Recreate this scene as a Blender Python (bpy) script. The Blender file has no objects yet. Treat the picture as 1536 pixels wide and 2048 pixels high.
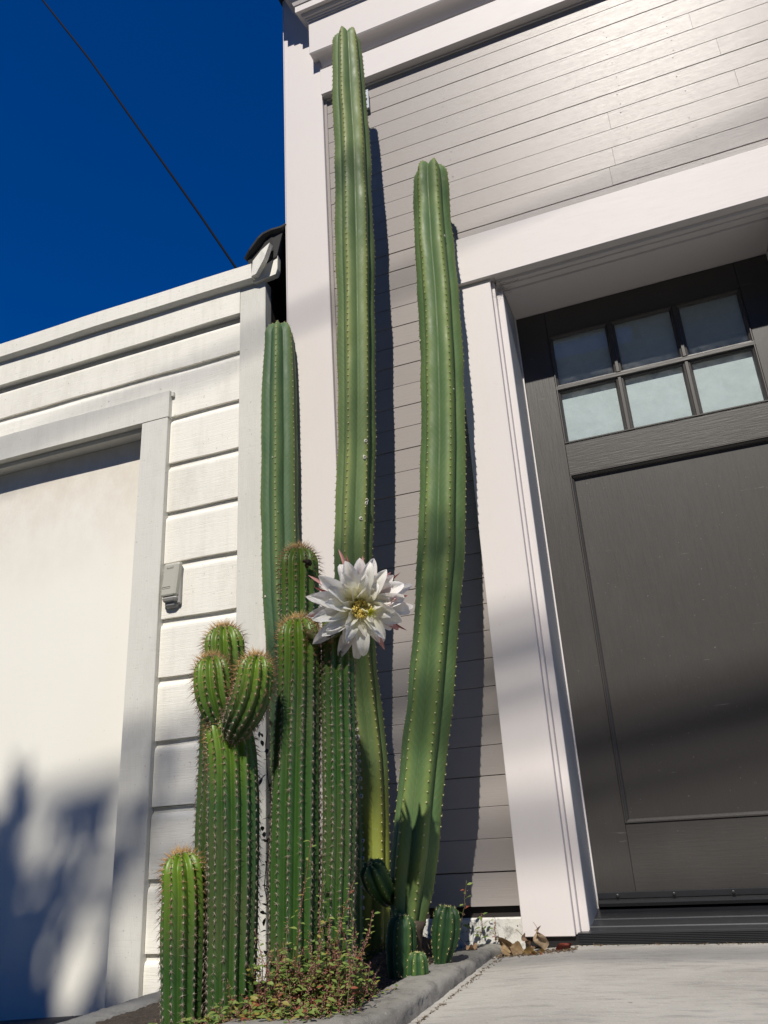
import bpy, math, random
import numpy as np
from mathutils import Vector, Matrix
random.seed(7)
RNG = np.random.default_rng(7)
R = math.radians
sc = bpy.context.scene

# ------------------------------------------------------------------ camera, sky, sun, exposure
SUN_EL, SUN_AZ = R(49.5), R(7.0)          # azimuth measured from -Y (the street side) towards +X
cam_d = bpy.data.cameras.new('camera')
cam = bpy.data.objects.new('camera', cam_d)
sc.collection.objects.link(cam)
yaw, pitch, roll = R(19.84462), R(21.97039), R(-3.50355)
fwd = Vector((-math.sin(yaw)*math.cos(pitch), math.cos(yaw)*math.cos(pitch), math.sin(pitch)))
rgt = Vector((math.cos(yaw), math.sin(yaw), 0)); upv = rgt.cross(fwd)
r2 = math.cos(roll)*rgt + math.sin(roll)*upv
u2 = -math.sin(roll)*rgt + math.cos(roll)*upv
m = Matrix((r2, u2, -fwd)).transposed().to_4x4()
m.translation = Vector((0, -2.25, 0))
cam.matrix_world = m
cam_d.sensor_fit = 'VERTICAL'; cam_d.sensor_height = 36; cam_d.lens = 1587.943/2048*36
cam_d.clip_start = 0.05; cam_d.clip_end = 500
sc.camera = cam

world = bpy.data.worlds.new('World'); sc.world = world; world.use_nodes = True
wn = world.node_tree; wn.nodes.clear()
sky = wn.nodes.new('ShaderNodeTexSky'); sky.sky_type = 'NISHITA'; sky.sun_disc = False
sky.sun_elevation = SUN_EL; sky.sun_rotation = R(180) - SUN_AZ
sky.altitude = 1500; sky.air_density = 0.75; sky.dust_density = 0.05; sky.ozone_density = 6.0
bg = wn.nodes.new('ShaderNodeBackground'); bg.inputs['Strength'].default_value = 0.10
wo = wn.nodes.new('ShaderNodeOutputWorld')
hsv = wn.nodes.new('ShaderNodeHueSaturation'); hsv.inputs['Saturation'].default_value = 1.75; hsv.inputs['Value'].default_value = 1.2; hsv.inputs['Hue'].default_value = .5125
wn.links.new(sky.outputs[0], hsv.inputs['Color']); wn.links.new(hsv.outputs[0], bg.inputs[0]); wn.links.new(bg.outputs[0], wo.inputs[0])

sun_d = bpy.data.lights.new('sun', 'SUN'); sun_d.energy = 5.0; sun_d.angle = R(0.53); sun_d.color = (1.0, 0.945, 0.855)
sun = bpy.data.objects.new('sun', sun_d); sc.collection.objects.link(sun)
S = Vector((math.sin(SUN_AZ)*math.cos(SUN_EL), -math.cos(SUN_AZ)*math.cos(SUN_EL), math.sin(SUN_EL)))
sun.rotation_euler = S.to_track_quat('Z', 'Y').to_euler()
sun.location = S*30
sc.view_settings.view_transform = 'Standard'; sc.view_settings.look = 'None'
sc.view_settings.exposure = 0.0; sc.view_settings.gamma = 1.0
sc.view_settings.use_curve_mapping = False

# ------------------------------------------------------------------ helpers
def link_obj(o, parent=None):
    sc.collection.objects.link(o)
    if parent is not None:
        o.parent = parent
        p = parent; w = Matrix.Identity(4)
        chain = []
        while p is not None: chain.append(p); p = p.parent
        for q in reversed(chain): w = w @ q.matrix_parent_inverse @ q.matrix_basis
        o.matrix_parent_inverse = w.inverted()
    return o

def meta(o, label=None, cat=None, group=None, kind=None):
    if label: o['label'] = label
    if cat: o['category'] = cat
    if group: o['group'] = group
    if kind: o['kind'] = kind
    return o

def thing(name, label, cat, loc=(0, 0, 0), group=None):
    o = bpy.data.objects.new(name, None); o.empty_display_size = .1
    link_obj(o); o.location = loc
    return meta(o, label, cat, group)

def mesh(name, verts, faces, mat, parent=None, smooth=False, attrs=None, mats=None):
    me = bpy.data.meshes.new(name)
    v = np.asarray(verts, dtype=np.float32)
    if isinstance(faces, np.ndarray):
        n, k = faces.shape
        me.vertices.add(len(v)); me.vertices.foreach_set('co', v.ravel())
        me.loops.add(n*k); me.loops.foreach_set('vertex_index', faces.astype(np.int32).ravel())
        me.polygons.add(n); me.polygons.foreach_set('loop_start', np.arange(0, n*k, k, dtype=np.int32))
        me.polygons.foreach_set('loop_total', np.full(n, k, dtype=np.int32))
        me.update(calc_edges=True)
    else:
        me.from_pydata([tuple(map(float, p)) for p in v], [], faces)
        me.update()
    if smooth: me.polygons.foreach_set('use_smooth', np.ones(len(me.polygons), dtype=bool))
    for k2, arr in (attrs or {}).items():
        arr = np.asarray(arr, dtype=np.float32)
        if arr.ndim == 1:
            a = me.attributes.new(k2, 'FLOAT', 'POINT'); a.data.foreach_set('value', arr)
        else:
            a = me.attributes.new(k2, 'FLOAT_COLOR', 'POINT')
            a.data.foreach_set('color', np.c_[arr, np.ones(len(arr))].astype(np.float32).ravel())
    me.materials.append(mat)
    o = bpy.data.objects.new(name, me)
    link_obj(o, parent)
    return o

def box_data(x0, x1, y0, y1, z0, z1, b=0.0):
    """a box, with bevelled edges when b > 0"""
    if b <= 0:
        v = [(x, y, z) for x in (x0, x1) for y in (y0, y1) for z in (z0, z1)]
        f = [(0, 1, 3, 2), (4, 6, 7, 5), (0, 4, 5, 1), (2, 3, 7, 6), (0, 2, 6, 4), (1, 5, 7, 3)]
        return v, f
    v, idx = [], {}
    X, Y, Z = (x0, x1), (y0, y1), (z0, z1)
    for i in (0, 1):
        for j in (0, 1):
            for k in (0, 1):
                s = lambda t: b if t == 0 else -b
                c = (X[i], Y[j], Z[k]); d = (s(i), s(j), s(k))
                idx[i, j, k, 0] = len(v); v.append((c[0], c[1]+d[1], c[2]+d[2]))
                idx[i, j, k, 1] = len(v); v.append((c[0]+d[0], c[1], c[2]+d[2]))
                idx[i, j, k, 2] = len(v); v.append((c[0]+d[0], c[1]+d[1], c[2]))
    f = []
    q = [(0, 0), (0, 1), (1, 1), (1, 0)]
    for i in (0, 1): f.append([idx[i, a, c, 0] for a, c in q][::(1 if i == 0 else -1)])
    for j in (0, 1): f.append([idx[a, j, c, 1] for a, c in q][::(-1 if j == 0 else 1)])
    for k in (0, 1): f.append([idx[a, c, k, 2] for a, c in q][::(1 if k == 0 else -1)])
    for a in (0, 1):
        for c in (0, 1):
            f.append([idx[a, c, 0, 0], idx[a, c, 1, 0], idx[a, c, 1, 1], idx[a, c, 0, 1]])
            f.append([idx[a, 0, c, 0], idx[a, 1, c, 0], idx[a, 1, c, 2], idx[a, 0, c, 2]])
            f.append([idx[0, a, c, 1], idx[1, a, c, 1], idx[1, a, c, 2], idx[0, a, c, 2]])
    for i in (0, 1):
        for j in (0, 1):
            for k in (0, 1): f.append([idx[i, j, k, 0], idx[i, j, k, 1], idx[i, j, k, 2]])
    return v, f

def fix_normals(o):
    import bmesh
    bm = bmesh.new(); bm.from_mesh(o.data); bmesh.ops.recalc_face_normals(bm, faces=bm.faces); bm.to_mesh(o.data); bm.free()

def box(name, x0, x1, y0, y1, z0, z1, mat, parent=None, b=0.0):
    v, f = box_data(x0, x1, y0, y1, z0, z1, b)
    o = mesh(name, v, f, mat, parent); fix_normals(o); return o

def multi(name, parts, mat, parent=None, smooth=False):
    V, F = [], []
    for v, f in parts:
        n = len(V); V += list(v); F += [[i+n for i in q] for q in f]
    o = mesh(name, V, F, mat, parent, smooth); fix_normals(o); return o

def extrude_x(name, prof, x0, x1, mat, parent=None, nx=1, wob=None, cuts=None):
    """closed profile [(y, z)] extruded along X; wob(x, i) -> (dy, dz); mitred ends with cuts = left offset per profile point"""
    n = len(prof); V, F = [], []
    for k in range(nx+1):
        for i, (y, z) in enumerate(prof):
            xs = x0 + (cuts[i] if cuts else 0)
            x = xs + (x1-xs)*k/nx
            dy, dz = wob(x, i) if wob else (0, 0)
            V.append((x, y+dy, z+dz))
    for k in range(nx):
        for i in range(n):
            j = (i+1) % n
            F.append((k*n+i, k*n+j, (k+1)*n+j, (k+1)*n+i))
    F.append(tuple(range(n))); F.append(tuple(nx*n+i for i in reversed(range(n))))
    o = mesh(name, V, F, mat, parent); fix_normals(o); return o

def tube_data(pts, rad, n=6, closed=True):
    pts = [Vector(p) for p in pts]; V, F = [], []
    rs = rad if isinstance(rad, (list, tuple)) else [rad]*len(pts)
    t0 = (pts[1]-pts[0]).normalized()
    a = t0.orthogonal().normalized()
    for i, p in enumerate(pts):
        t = (pts[min(i+1, len(pts)-1)]-pts[max(i-1, 0)]).normalized()
        a = (a - t*a.dot(t)).normalized(); b = t.cross(a)
        for k in range(n):
            w = 2*math.pi*k/n
            V.append(tuple(p + (a*math.cos(w)+b*math.sin(w))*rs[i]))
    for i in range(len(pts)-1):
        for k in range(n):
            F.append((i*n+k, i*n+(k+1) % n, (i+1)*n+(k+1) % n, (i+1)*n+k))
    if closed:
        F.append(tuple(reversed(range(n)))); F.append(tuple((len(pts)-1)*n+k for k in range(n)))
    return V, F

# ------------------------------------------------------------------ materials
class NT:
    def __init__(s, name):
        s.m = bpy.data.materials.new(name); s.m.use_nodes = True
        s.t = s.m.node_tree; s.n = s.t.nodes; s.l = s.t.links
        s.bsdf = s.n['Principled BSDF']; s.out = s.n['Material Output']
        tc = s.n.new('ShaderNodeTexCoord'); oi = s.n.new('ShaderNodeObjectInfo')
        mu = s.n.new('ShaderNodeMath'); mu.operation = 'MULTIPLY'; mu.inputs[1].default_value = 37.0
        s.l.new(oi.outputs['Random'], mu.inputs[0])
        va = s.n.new('ShaderNodeVectorMath'); va.operation = 'ADD'
        s.l.new(tc.outputs['Object'], va.inputs[0]); s.l.new(mu.outputs[0], va.inputs[1])
        s.co = va.outputs[0]; s.obj = tc.outputs['Object']; s.rand = oi.outputs['Random']; s.gen = tc.outputs['Generated']
    def scaled(s, sx, sy, sz, src=None):
        mp = s.n.new('ShaderNodeMapping'); mp.inputs['Scale'].default_value = (sx, sy, sz)
        s.l.new(src or s.co, mp.inputs['Vector']); return mp.outputs[0]
    def noise(s, scale, detail=4, rough=.55, sc3=(1, 1, 1), src=None, dist=0):
        n = s.n.new('ShaderNodeTexNoise'); n.inputs['Scale'].default_value = scale
        n.inputs['Detail'].default_value = detail; n.inputs['Roughness'].default_value = rough
        n.inputs['Distortion'].default_value = dist
        s.l.new(s.scaled(*sc3, src=src), n.inputs['Vector']); return n.outputs['Fac']
    def ramp(s, fac, stops):
        r = s.n.new('ShaderNodeValToRGB'); cr = r.color_ramp
        while len(cr.elements) < len(stops): cr.elements.new(.5)
        for e, (p, c) in zip(cr.elements, stops):
            e.position = p; e.color = (c if isinstance(c, (tuple, list)) else (c, c, c)) + (() if isinstance(c, (tuple, list)) and len(c) == 4 else (1,)) if isinstance(c, tuple) else (c, c, c, 1)
        s.l.new(fac, r.inputs[0]); return r.outputs[0]
    def mix(s, a, b, fac, mode='MIX'):
        x = s.n.new('ShaderNodeMix'); x.data_type = 'RGBA'; x.blend_type = mode
        for sock, val in ((x.inputs[6], a), (x.inputs[7], b), (x.inputs[0], fac)):
            if hasattr(val, 'links') or isinstance(val, bpy.types.NodeSocket): s.l.new(val, sock)
            elif isinstance(val, (int, float)): sock.default_value = val if sock == x.inputs[0] else (val, val, val, 1)
            else: sock.default_value = (*val, 1)
        return x.outputs[2]
    def math(s, op, a, b=0.0):
        x = s.n.new('ShaderNodeMath'); x.operation = op
        for sock, val in ((x.inputs[0], a), (x.inputs[1], b)):
            if isinstance(val, bpy.types.NodeSocket): s.l.new(val, sock)
            else: sock.default_value = val
        return x.outputs[0]
    def attr(s, name, out='Fac'):
        a = s.n.new('ShaderNodeAttribute'); a.attribute_name = name; return a.outputs[out]
    def color(s, c): 
        if isinstance(c, bpy.types.NodeSocket): s.l.new(c, s.bsdf.inputs['Base Color'])
        else: s.bsdf.inputs['Base Color'].default_value = (*c, 1)
    def rough(s, r):
        if isinstance(r, bpy.types.NodeSocket): s.l.new(r, s.bsdf.inputs['Roughness'])
        else: s.bsdf.inputs['Roughness'].default_value = r
    def bump(s, h, strength=.3, dist=.002, prev=None):
        b = s.n.new('ShaderNodeBump'); b.inputs['Strength'].default_value = strength; b.inputs['Distance'].default_value = dist
        s.l.new(h, b.inputs['Height'])
        if prev is not None: s.l.new(prev, b.inputs['Normal'])
        s.l.new(b.outputs[0], s.bsdf.inputs['Normal']); return b.outputs[0]

def painted(name, col, rough=.5, grain=(3, 60, 60), var=.06, dirt=0.0, dirtcol=(.2, .19, .16), gs=.25, streak=0.0, spec=.5, crack=0.0):
    t = NT(name)
    n1 = t.noise(2.2, 5); n2 = t.noise(6, 6, .65, grain)
    c = t.mix(tuple(x*(1-var) for x in col), tuple(min(1, x*(1+var)) for x in col), n1)
    c = t.mix(c, tuple(x*.86 for x in col), t.math('MULTIPLY', t.ramp(n2, [(.55, 0.), (.8, 1.)]), .35))
    c = t.mix(c, tuple(x*.92 for x in col), t.math('MULTIPLY', t.rand, .6))
    if dirt:
        d = t.ramp(t.noise(4.5, 8, .72, (1, 1, .45)), [(.48, 0.), (.78, 1.)])
        c = t.mix(c, dirtcol, t.math('MULTIPLY', d, dirt))
        sp = t.ramp(t.noise(90, 2, .5), [(.70, 0.), (.76, 1.)])
        c = t.mix(c, tuple(x*.6 for x in dirtcol), t.math('MULTIPLY', sp, min(1, dirt*1.2)))
    if streak:
        d = t.ramp(t.noise(5, 6, .65, (9, 9, .6)), [(.5, 0.), (.8, 1.)])
        c = t.mix(c, dirtcol, t.math('MULTIPLY', d, streak))
    t.color(c)
    t.rough(t.math('ADD', t.math('MULTIPLY', n2, .16), rough-.08))
    t.bsdf.inputs['Specular IOR Level'].default_value = spec
    b = t.bump(n2, gs, .0015)
    if crack:
        v = t.n.new('ShaderNodeTexNoise'); v.inputs['Scale'].default_value = 9; v.inputs['Detail'].default_value = 9; v.inputs['Roughness'].default_value = .8
        t.l.new(t.scaled(1, 6, 14), v.inputs['Vector'])
        t.bump(t.ramp(v.outputs['Fac'], [(.42, 0.), (.47, 1.)]), crack, .001, b)
    return t.m

M = {}
M['siding'] = painted('taupe siding paint', (.350, .316, .297), .36, (2.2, 60, 70), .05, .12, (.22, .20, .18), .35, spec=.22)
M['trim'] = painted('warm white trim paint', (.70, .655, .635), .5, (25, 25, 3), .02, .10, (.45, .42, .38), .14, spec=.25)
M['trim_x'] = painted('warm white trim paint, horizontal', (.70, .655, .635), .5, (3, 25, 25), .02, .08, (.45, .42, .38), .14, spec=.2)
M['jamb'] = painted('trim paint greyed for jamb shade', (.42, .43, .43), .5, (25, 25, 3), .02, .1, (.3, .3, .28), .1)  # same paint as the casing; the jamb's shade is put into the grey
M['garage'] = painted('old cream white paint', (.86, .835, .755), .62, (2.2, 40, 60), .03, .5, (.50, .475, .40), .7, .22, crack=.25)
M['garage_trim'] = painted('old grey white trim paint', (.70, .685, .625), .6, (40, 40, 2.5), .04, .5, (.47, .455, .41), .6, .25, crack=.25)
M['door_paint'] = painted('charcoal door paint', (.053, .048, .044), .42, (28, 28, 2.2), .08, .35, (.085, .08, .075), .35, spec=.5)
M['door_x'] = painted('charcoal door paint, rails', (.053, .048, .044), .42, (2.2, 28, 28), .08, .35, (.085, .08, .075), .4, spec=.5)

def door_scuffs(mt):
    # pale scratches and dust specks in the paint
    nt = mt.node_tree; b = nt.nodes['Principled BSDF']; l = b.inputs['Base Color'].links[0]; src = l.from_socket
    tc = nt.nodes.new('ShaderNodeTexCoord'); mp = nt.nodes.new('ShaderNodeMapping')
    mp.inputs['Scale'].default_value = (6, 20, 70); mp.inputs['Rotation'].default_value = (0, .22, 0)
    n = nt.nodes.new('ShaderNodeTexNoise'); n.inputs['Scale'].default_value = 1.6; n.inputs['Detail'].default_value = 7; n.inputs['Roughness'].default_value = .62
    r = nt.nodes.new('ShaderNodeValToRGB'); r.color_ramp.elements[0].position = .68; r.color_ramp.elements[1].position = .73
    n2 = nt.nodes.new('ShaderNodeTexNoise'); n2.inputs['Scale'].default_value = 140; n2.inputs['Detail'].default_value = 1
    r2_ = nt.nodes.new('ShaderNodeValToRGB'); r2_.color_ramp.elements[0].position = .765; r2_.color_ramp.elements[1].position = .79
    mx = nt.nodes.new('ShaderNodeMath'); mx.operation = 'MAXIMUM'
    mm = nt.nodes.new('ShaderNodeMath'); mm.operation = 'MULTIPLY'; mm.inputs[1].default_value = .5
    mix = nt.nodes.new('ShaderNodeMix'); mix.data_type = 'RGBA'; mix.inputs[7].default_value = (.20, .19, .18, 1)
    L = nt.links
    L.new(tc.outputs['Object'], mp.inputs[0]); L.new(mp.outputs[0], n.inputs['Vector']); L.new(n.outputs['Fac'], r.inputs[0])
    L.new(tc.outputs['Object'], n2.inputs['Vector']); L.new(n2.outputs['Fac'], r2_.inputs[0])
    L.new(r.outputs[0], mx.inputs[0]); L.new(r2_.outputs[0], mx.inputs[1]); L.new(mx.outputs[0], mm.inputs[0])
    L.new(mm.outputs[0], mix.inputs[0]); L.new(src, mix.inputs[6]); L.new(mix.outputs[2], b.inputs['Base Color'])
door_scuffs(M['door_paint']); door_scuffs(M['door_x'])

def simple(name, col, rough=.6, metal=0.0, spec=.5, nscale=12, var=.15, bump=.2, bs=60):
    t = NT(name)
    n = t.noise(nscale, 5)
    t.color(t.mix(tuple(x*(1-var) for x in col), tuple(min(1, x*(1+var)) for x in col), n))
    t.rough(rough); t.bsdf.inputs['Metallic'].default_value = metal; t.bsdf.inputs['Specular IOR Level'].default_value = spec
    t.bump(t.noise(bs, 3), bump, .001)
    return t.m
M['black_metal'] = simple('black threshold aluminium', (.022, .023, .026), .38, .0, .6, 20, .3)
M['screw'] = simple('dull screw metal', (.10, .10, .10), .4, .8)
M['rubber'] = simple('black rubber', (.012, .012, .013), .45)
M['void'] = simple('dark unpainted boards', (.022, .018, .016), .9, bump=.5)
M['felt'] = simple('black roofing felt', (.018, .018, .019), .8, bump=.5)
M['brown_wood'] = simple('old brown boards', (.06, .035, .028), .85, bump=.6)
M['keypad'] = simple('beige grey plastic', (.43, .42, .36), .5, bump=.05, var=.04)
M['keypad_low'] = simple('grey plastic foot', (.34, .33, .31), .5, bump=.05, var=.04)
M['lettering'] = simple('faded embossed print', (.36, .34, .30), .5, bump=.0, var=.02)
M['box'] = simple('grey blue sheet metal', (.34, .37, .40), .4, .2, bump=.05, var=.05)
M['cable'] = simple('black cable jacket', (.004, .004, .004), .8, spec=.1)
M['wood_pole'] = simple('utility pole wood', (.12, .085, .06), .85, bump=.6)
M['dead_leaf'] = None

def concrete(name, col, dark, speck=.5, sx=(1, 1, 1), bstr=.5, light=None):
    t = NT(name)
    n1 = t.noise(3.0, 6, .6, src=t.obj); n2 = t.noise(22, 8, .7, sx, src=t.obj); n3 = t.noise(260, 3, .6, src=t.obj)
    c = t.mix(col, dark, t.ramp(n1, [(.35, 0.), (.75, 1.)]))
    c = t.mix(c, tuple(x*.72 for x in dark), t.math('MULTIPLY', t.ramp(n2, [(.5, 0.), (.72, 1.)]), speck))
    c = t.mix(c, tuple(min(1, x*1.45) for x in col), t.math('MULTIPLY', t.ramp(n3, [(.6, 0.), (.72, 1.)]), speck*.7))
    c = t.mix(c, tuple(x*.45 for x in dark), t.math('MULTIPLY', t.ramp(t.noise(55, 3, .6, src=t.obj), [(.70, 0.), (.76, 1.)]), .6))
    t.color(c); t.rough(.85)
    b = t.bump(n2, bstr, .004); t.bump(n3, bstr, .0015, b)
    return t.m
M['drive'] = concrete('broomed driveway concrete', (.41, .395, .36), (.29, .275, .25), .8, (.5, 2.4, 1), .7)
M['kerb'] = concrete('rough kerb concrete', (.245, .235, .21), (.11, .105, .095), 1.0, (1, 1, 1), .6)
M['kerb_left'] = concrete('dark old kerb concrete', (.17, .17, .165), (.10, .10, .10), .8, (1, 1, 1), 1.0)
M['asphalt'] = concrete('asphalt', (.055, .055, .056), (.04, .04, .04), .5, (1, 1, 1), .8)
def foundation_mat():
    t = NT('flaking painted foundation')
    n = t.noise(38, 8, .75, src=t.obj); sp = t.ramp(t.noise(75, 3, .6, src=t.obj), [(.64, 0.), (.69, 1.)])
    c = t.mix((.62, .61, .57), (.34, .33, .30), t.ramp(n, [(.5, 0.), (.62, 1.)]))
    c = t.mix(c, (.035, .035, .045), sp)
    t.color(c); t.rough(.85); t.bump(n, .8, .004); return t.m
M['foundation'] = foundation_mat()
def soil_mat():
    t = NT('dry planter soil')
    n = t.noise(45, 8, .75, src=t.obj)
    t.color(t.ramp(n, [(.3, (.028, .020, .014)), (.55, (.065, .048, .034)), (.75, (.15, .115, .08))])); t.rough(.95); t.bump(n, 1., .02); return t.m
M['soil'] = soil_mat()

def glass_mat():
    m_ = bpy.data.materials.new('clear window glass'); m_.use_nodes = True; n = m_.node_tree.nodes; l = m_.node_tree.links; n.clear()
    o = n.new('ShaderNodeOutputMaterial'); mx = n.new('ShaderNodeMixShader'); tr = n.new('ShaderNodeBsdfTransparent'); tr.inputs[0].default_value = (.93, .96, .96, 1)
    g = n.new('ShaderNodeBsdfGlossy'); g.inputs['Roughness'].default_value = .02; f = n.new('ShaderNodeFresnel'); f.inputs[0].default_value = 1.6
    tc = n.new('ShaderNodeTexCoord'); no = n.new('ShaderNodeTexNoise'); no.inputs['Scale'].default_value = 5; b = n.new('ShaderNodeBump'); b.inputs['Strength'].default_value = .03
    l.new(tc.outputs['Object'], no.inputs['Vector']); l.new(no.outputs[0], b.inputs['Height']); l.new(b.outputs[0], g.inputs['Normal'])
    # a thin uneven film of dust
    d = n.new('ShaderNodeBsdfDiffuse'); d.inputs[0].default_value = (.5, .52, .52, 1); n2 = n.new('ShaderNodeTexNoise'); n2.inputs['Scale'].default_value = 14; n2.inputs['Detail'].default_value = 8; n2.inputs['Roughness'].default_value = .75
    r = n.new('ShaderNodeMapRange'); r.inputs[1].default_value = .42; r.inputs[2].default_value = .8; r.inputs[3].default_value = .01; r.inputs[4].default_value = .16
    l.new(tc.outputs['Object'], n2.inputs['Vector']); l.new(n2.outputs[0], r.inputs[0])
    m2 = n.new('ShaderNodeMixShader'); l.new(r.outputs[0], m2.inputs[0]); l.new(tr.outputs[0], m2.inputs[1]); l.new(d.outputs[0], m2.inputs[2])
    ge = n.new('ShaderNodeNewGeometry'); fm = n.new('ShaderNodeMath'); fm.operation = 'SUBTRACT'; fm.use_clamp = True; l.new(f.outputs[0], fm.inputs[0]); l.new(ge.outputs['Backfacing'], fm.inputs[1])
    l.new(fm.outputs[0], mx.inputs[0]); l.new(m2.outputs[0], mx.inputs[1]); l.new(g.outputs[0], mx.inputs[2]); l.new(mx.outputs[0], o.inputs[0]); return m_
M['glass'] = glass_mat()
def frost_mat():
    t = NT('frosted obscure glass')
    n = t.noise(3, 4, .5, src=t.obj)
    t.color(t.mix((.54, .575, .59), (.60, .63, .64), n)); t.rough(.35); t.bump(t.noise(160, 2), .15, .001); return t.m
M['frost'] = frost_mat()

def pedro_mat(name, face, face2, crest, low=None):
    t = NT(name)
    cr = t.attr('crest'); h = t.attr('hgt')
    n = t.noise(14, 5, .6, (1, 1, .35)); n2 = t.noise(30, 4, .6, (1, 1, .5))
    c = t.mix(face, face2, t.ramp(n, [(.35, 0.), (.7, 1.)]))
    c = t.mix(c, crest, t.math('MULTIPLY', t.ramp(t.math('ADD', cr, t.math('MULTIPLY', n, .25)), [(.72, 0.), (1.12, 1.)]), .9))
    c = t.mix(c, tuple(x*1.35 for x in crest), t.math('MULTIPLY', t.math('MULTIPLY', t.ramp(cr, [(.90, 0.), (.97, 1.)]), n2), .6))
    sc_ = t.ramp(t.noise(26, 6, .7, (1, 1, .7)), [(.66, 0.), (.72, 1.)])
    c = t.mix(c, (.24, .21, .13), t.math('MULTIPLY', sc_, .55))
    c = t.mix(c, tuple(x*.75 for x in face), t.ramp(t.noise(4, 3, .5, (1, 1, .6)), [(.5, 0.), (.72, .8)]))
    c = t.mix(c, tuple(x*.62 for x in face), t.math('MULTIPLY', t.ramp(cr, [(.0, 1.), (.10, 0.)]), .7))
    if low:
        c = t.mix(c, low, t.math('MULTIPLY', t.ramp(t.math('ADD', h, t.math('MULTIPLY', n, .15)), [(.0, 1.), (.42, .9), (.56, 0.)]), .8))
    # faint herringbone veins running from crest to groove
    w = t.n.new('ShaderNodeTexWave'); w.wave_type = 'BANDS'; w.bands_direction = 'Z'
    w.inputs['Scale'].default_value = 1; w.inputs['Distortion'].default_value = 5; w.inputs['Detail'].default_value = 2
    cb = t.n.new('ShaderNodeCombineXYZ')
    t.l.new(t.math('ADD', t.math('MULTIPLY', t.attr('arc'), 14.), t.math('MULTIPLY', cr, -.6)), cb.inputs[2])
    t.l.new(cb.outputs[0], w.inputs['Vector'])
    c = t.mix(c, tuple(x*1.35 for x in face2), t.math('MULTIPLY', t.math('MULTIPLY', w.outputs['Fac'], n2), .22))
    sp = t.ramp(t.noise(120, 2, .5), [(.71, 0.), (.75, 1.)])
    c = t.mix(c, (.30, .30, .22), t.math('MULTIPLY', sp, .4))
    t.color(c); t.rough(t.ramp(n2, [(.3, .46), (.7, .7)]))
    t.bsdf.inputs['Specular IOR Level'].default_value = .32
    b = t.bump(w.outputs['Fac'], .03, .003); t.bump(n2, .25, .004, b)
    return t.m
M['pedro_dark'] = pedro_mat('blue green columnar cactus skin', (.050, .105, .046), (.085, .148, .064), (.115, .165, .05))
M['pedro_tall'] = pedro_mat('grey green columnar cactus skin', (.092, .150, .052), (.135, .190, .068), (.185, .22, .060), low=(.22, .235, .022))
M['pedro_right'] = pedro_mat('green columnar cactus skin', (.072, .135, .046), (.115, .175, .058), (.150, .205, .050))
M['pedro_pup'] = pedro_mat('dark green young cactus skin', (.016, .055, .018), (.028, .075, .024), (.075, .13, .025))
def torch_mat():
    t = NT('glossy green torch cactus skin')
    cr = t.attr('crest'); h = t.attr('tip')
    n = t.noise(20, 4)
    c = t.mix((.020, .060, .009), (.042, .098, .016), n)
    c = t.mix(c, (.075, .125, .060), t.math('MULTIPLY', t.ramp(cr, [(.7, 0.), (1., 1.)]), .6))
    c = t.mix(c, (.125, .215, .014), t.math('MULTIPLY', h, .8))
    c = t.mix(c, (.075, .085, .035), t.ramp(t.noise(5, 4, .6), [(.45, 0.), (.75, .75)]))
    c = t.mix(c, (.16, .13, .06), t.math('MULTIPLY', t.ramp(t.noise(9, 5, .6), [(.68, 0.), (.8, 1.)]), .35))
    t.color(c); t.rough(.42); t.bsdf.inputs['Specular IOR Level'].default_value = .4
    t.bump(t.noise(60, 3), .2, .002); return t.m
M['torch'] = torch_mat()
def tint_mat(name, rough=.5, transl=0.0, var=.12):
    t = NT(name); a = t.attr('tint', 'Color'); n = t.noise(30, 3)
    t.color(t.mix(a, t.mix(a, .0, .35), t.math('MULTIPLY', n, var*3)))
    t.rough(rough)
    if transl:
        tr = t.n.new('ShaderNodeBsdfTranslucent'); t.l.new(a, tr.inputs[0])
        mx = t.n.new('ShaderNodeMixShader'); mx.inputs[0].default_value = transl
        t.l.new(t.bsdf.outputs[0], mx.inputs[1]); t.l.new(tr.outputs[0], mx.inputs[2]); t.l.new(mx.outputs[0], t.out.inputs[0])
    return t.m
M['spine'] = tint_mat('cactus spines', .5)
M['felt_areole'] = tint_mat('areole felt', .9)
M['leaf'] = tint_mat('weed leaves', .5, .3)
M['petal'] = tint_mat('flower petals', .5, .42, .02)
M['dead_leaf'] = tint_mat('dry leaves', .7, .15, .3)
M['tree_leaf'] = tint_mat('tree leaves', .5, .2)
M['bark'] = simple('bark', (.10, .075, .055), .9, bump=.8, bs=30)
M['web'] = simple('dusty cobweb', (.30, .26, .22), .9)

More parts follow.
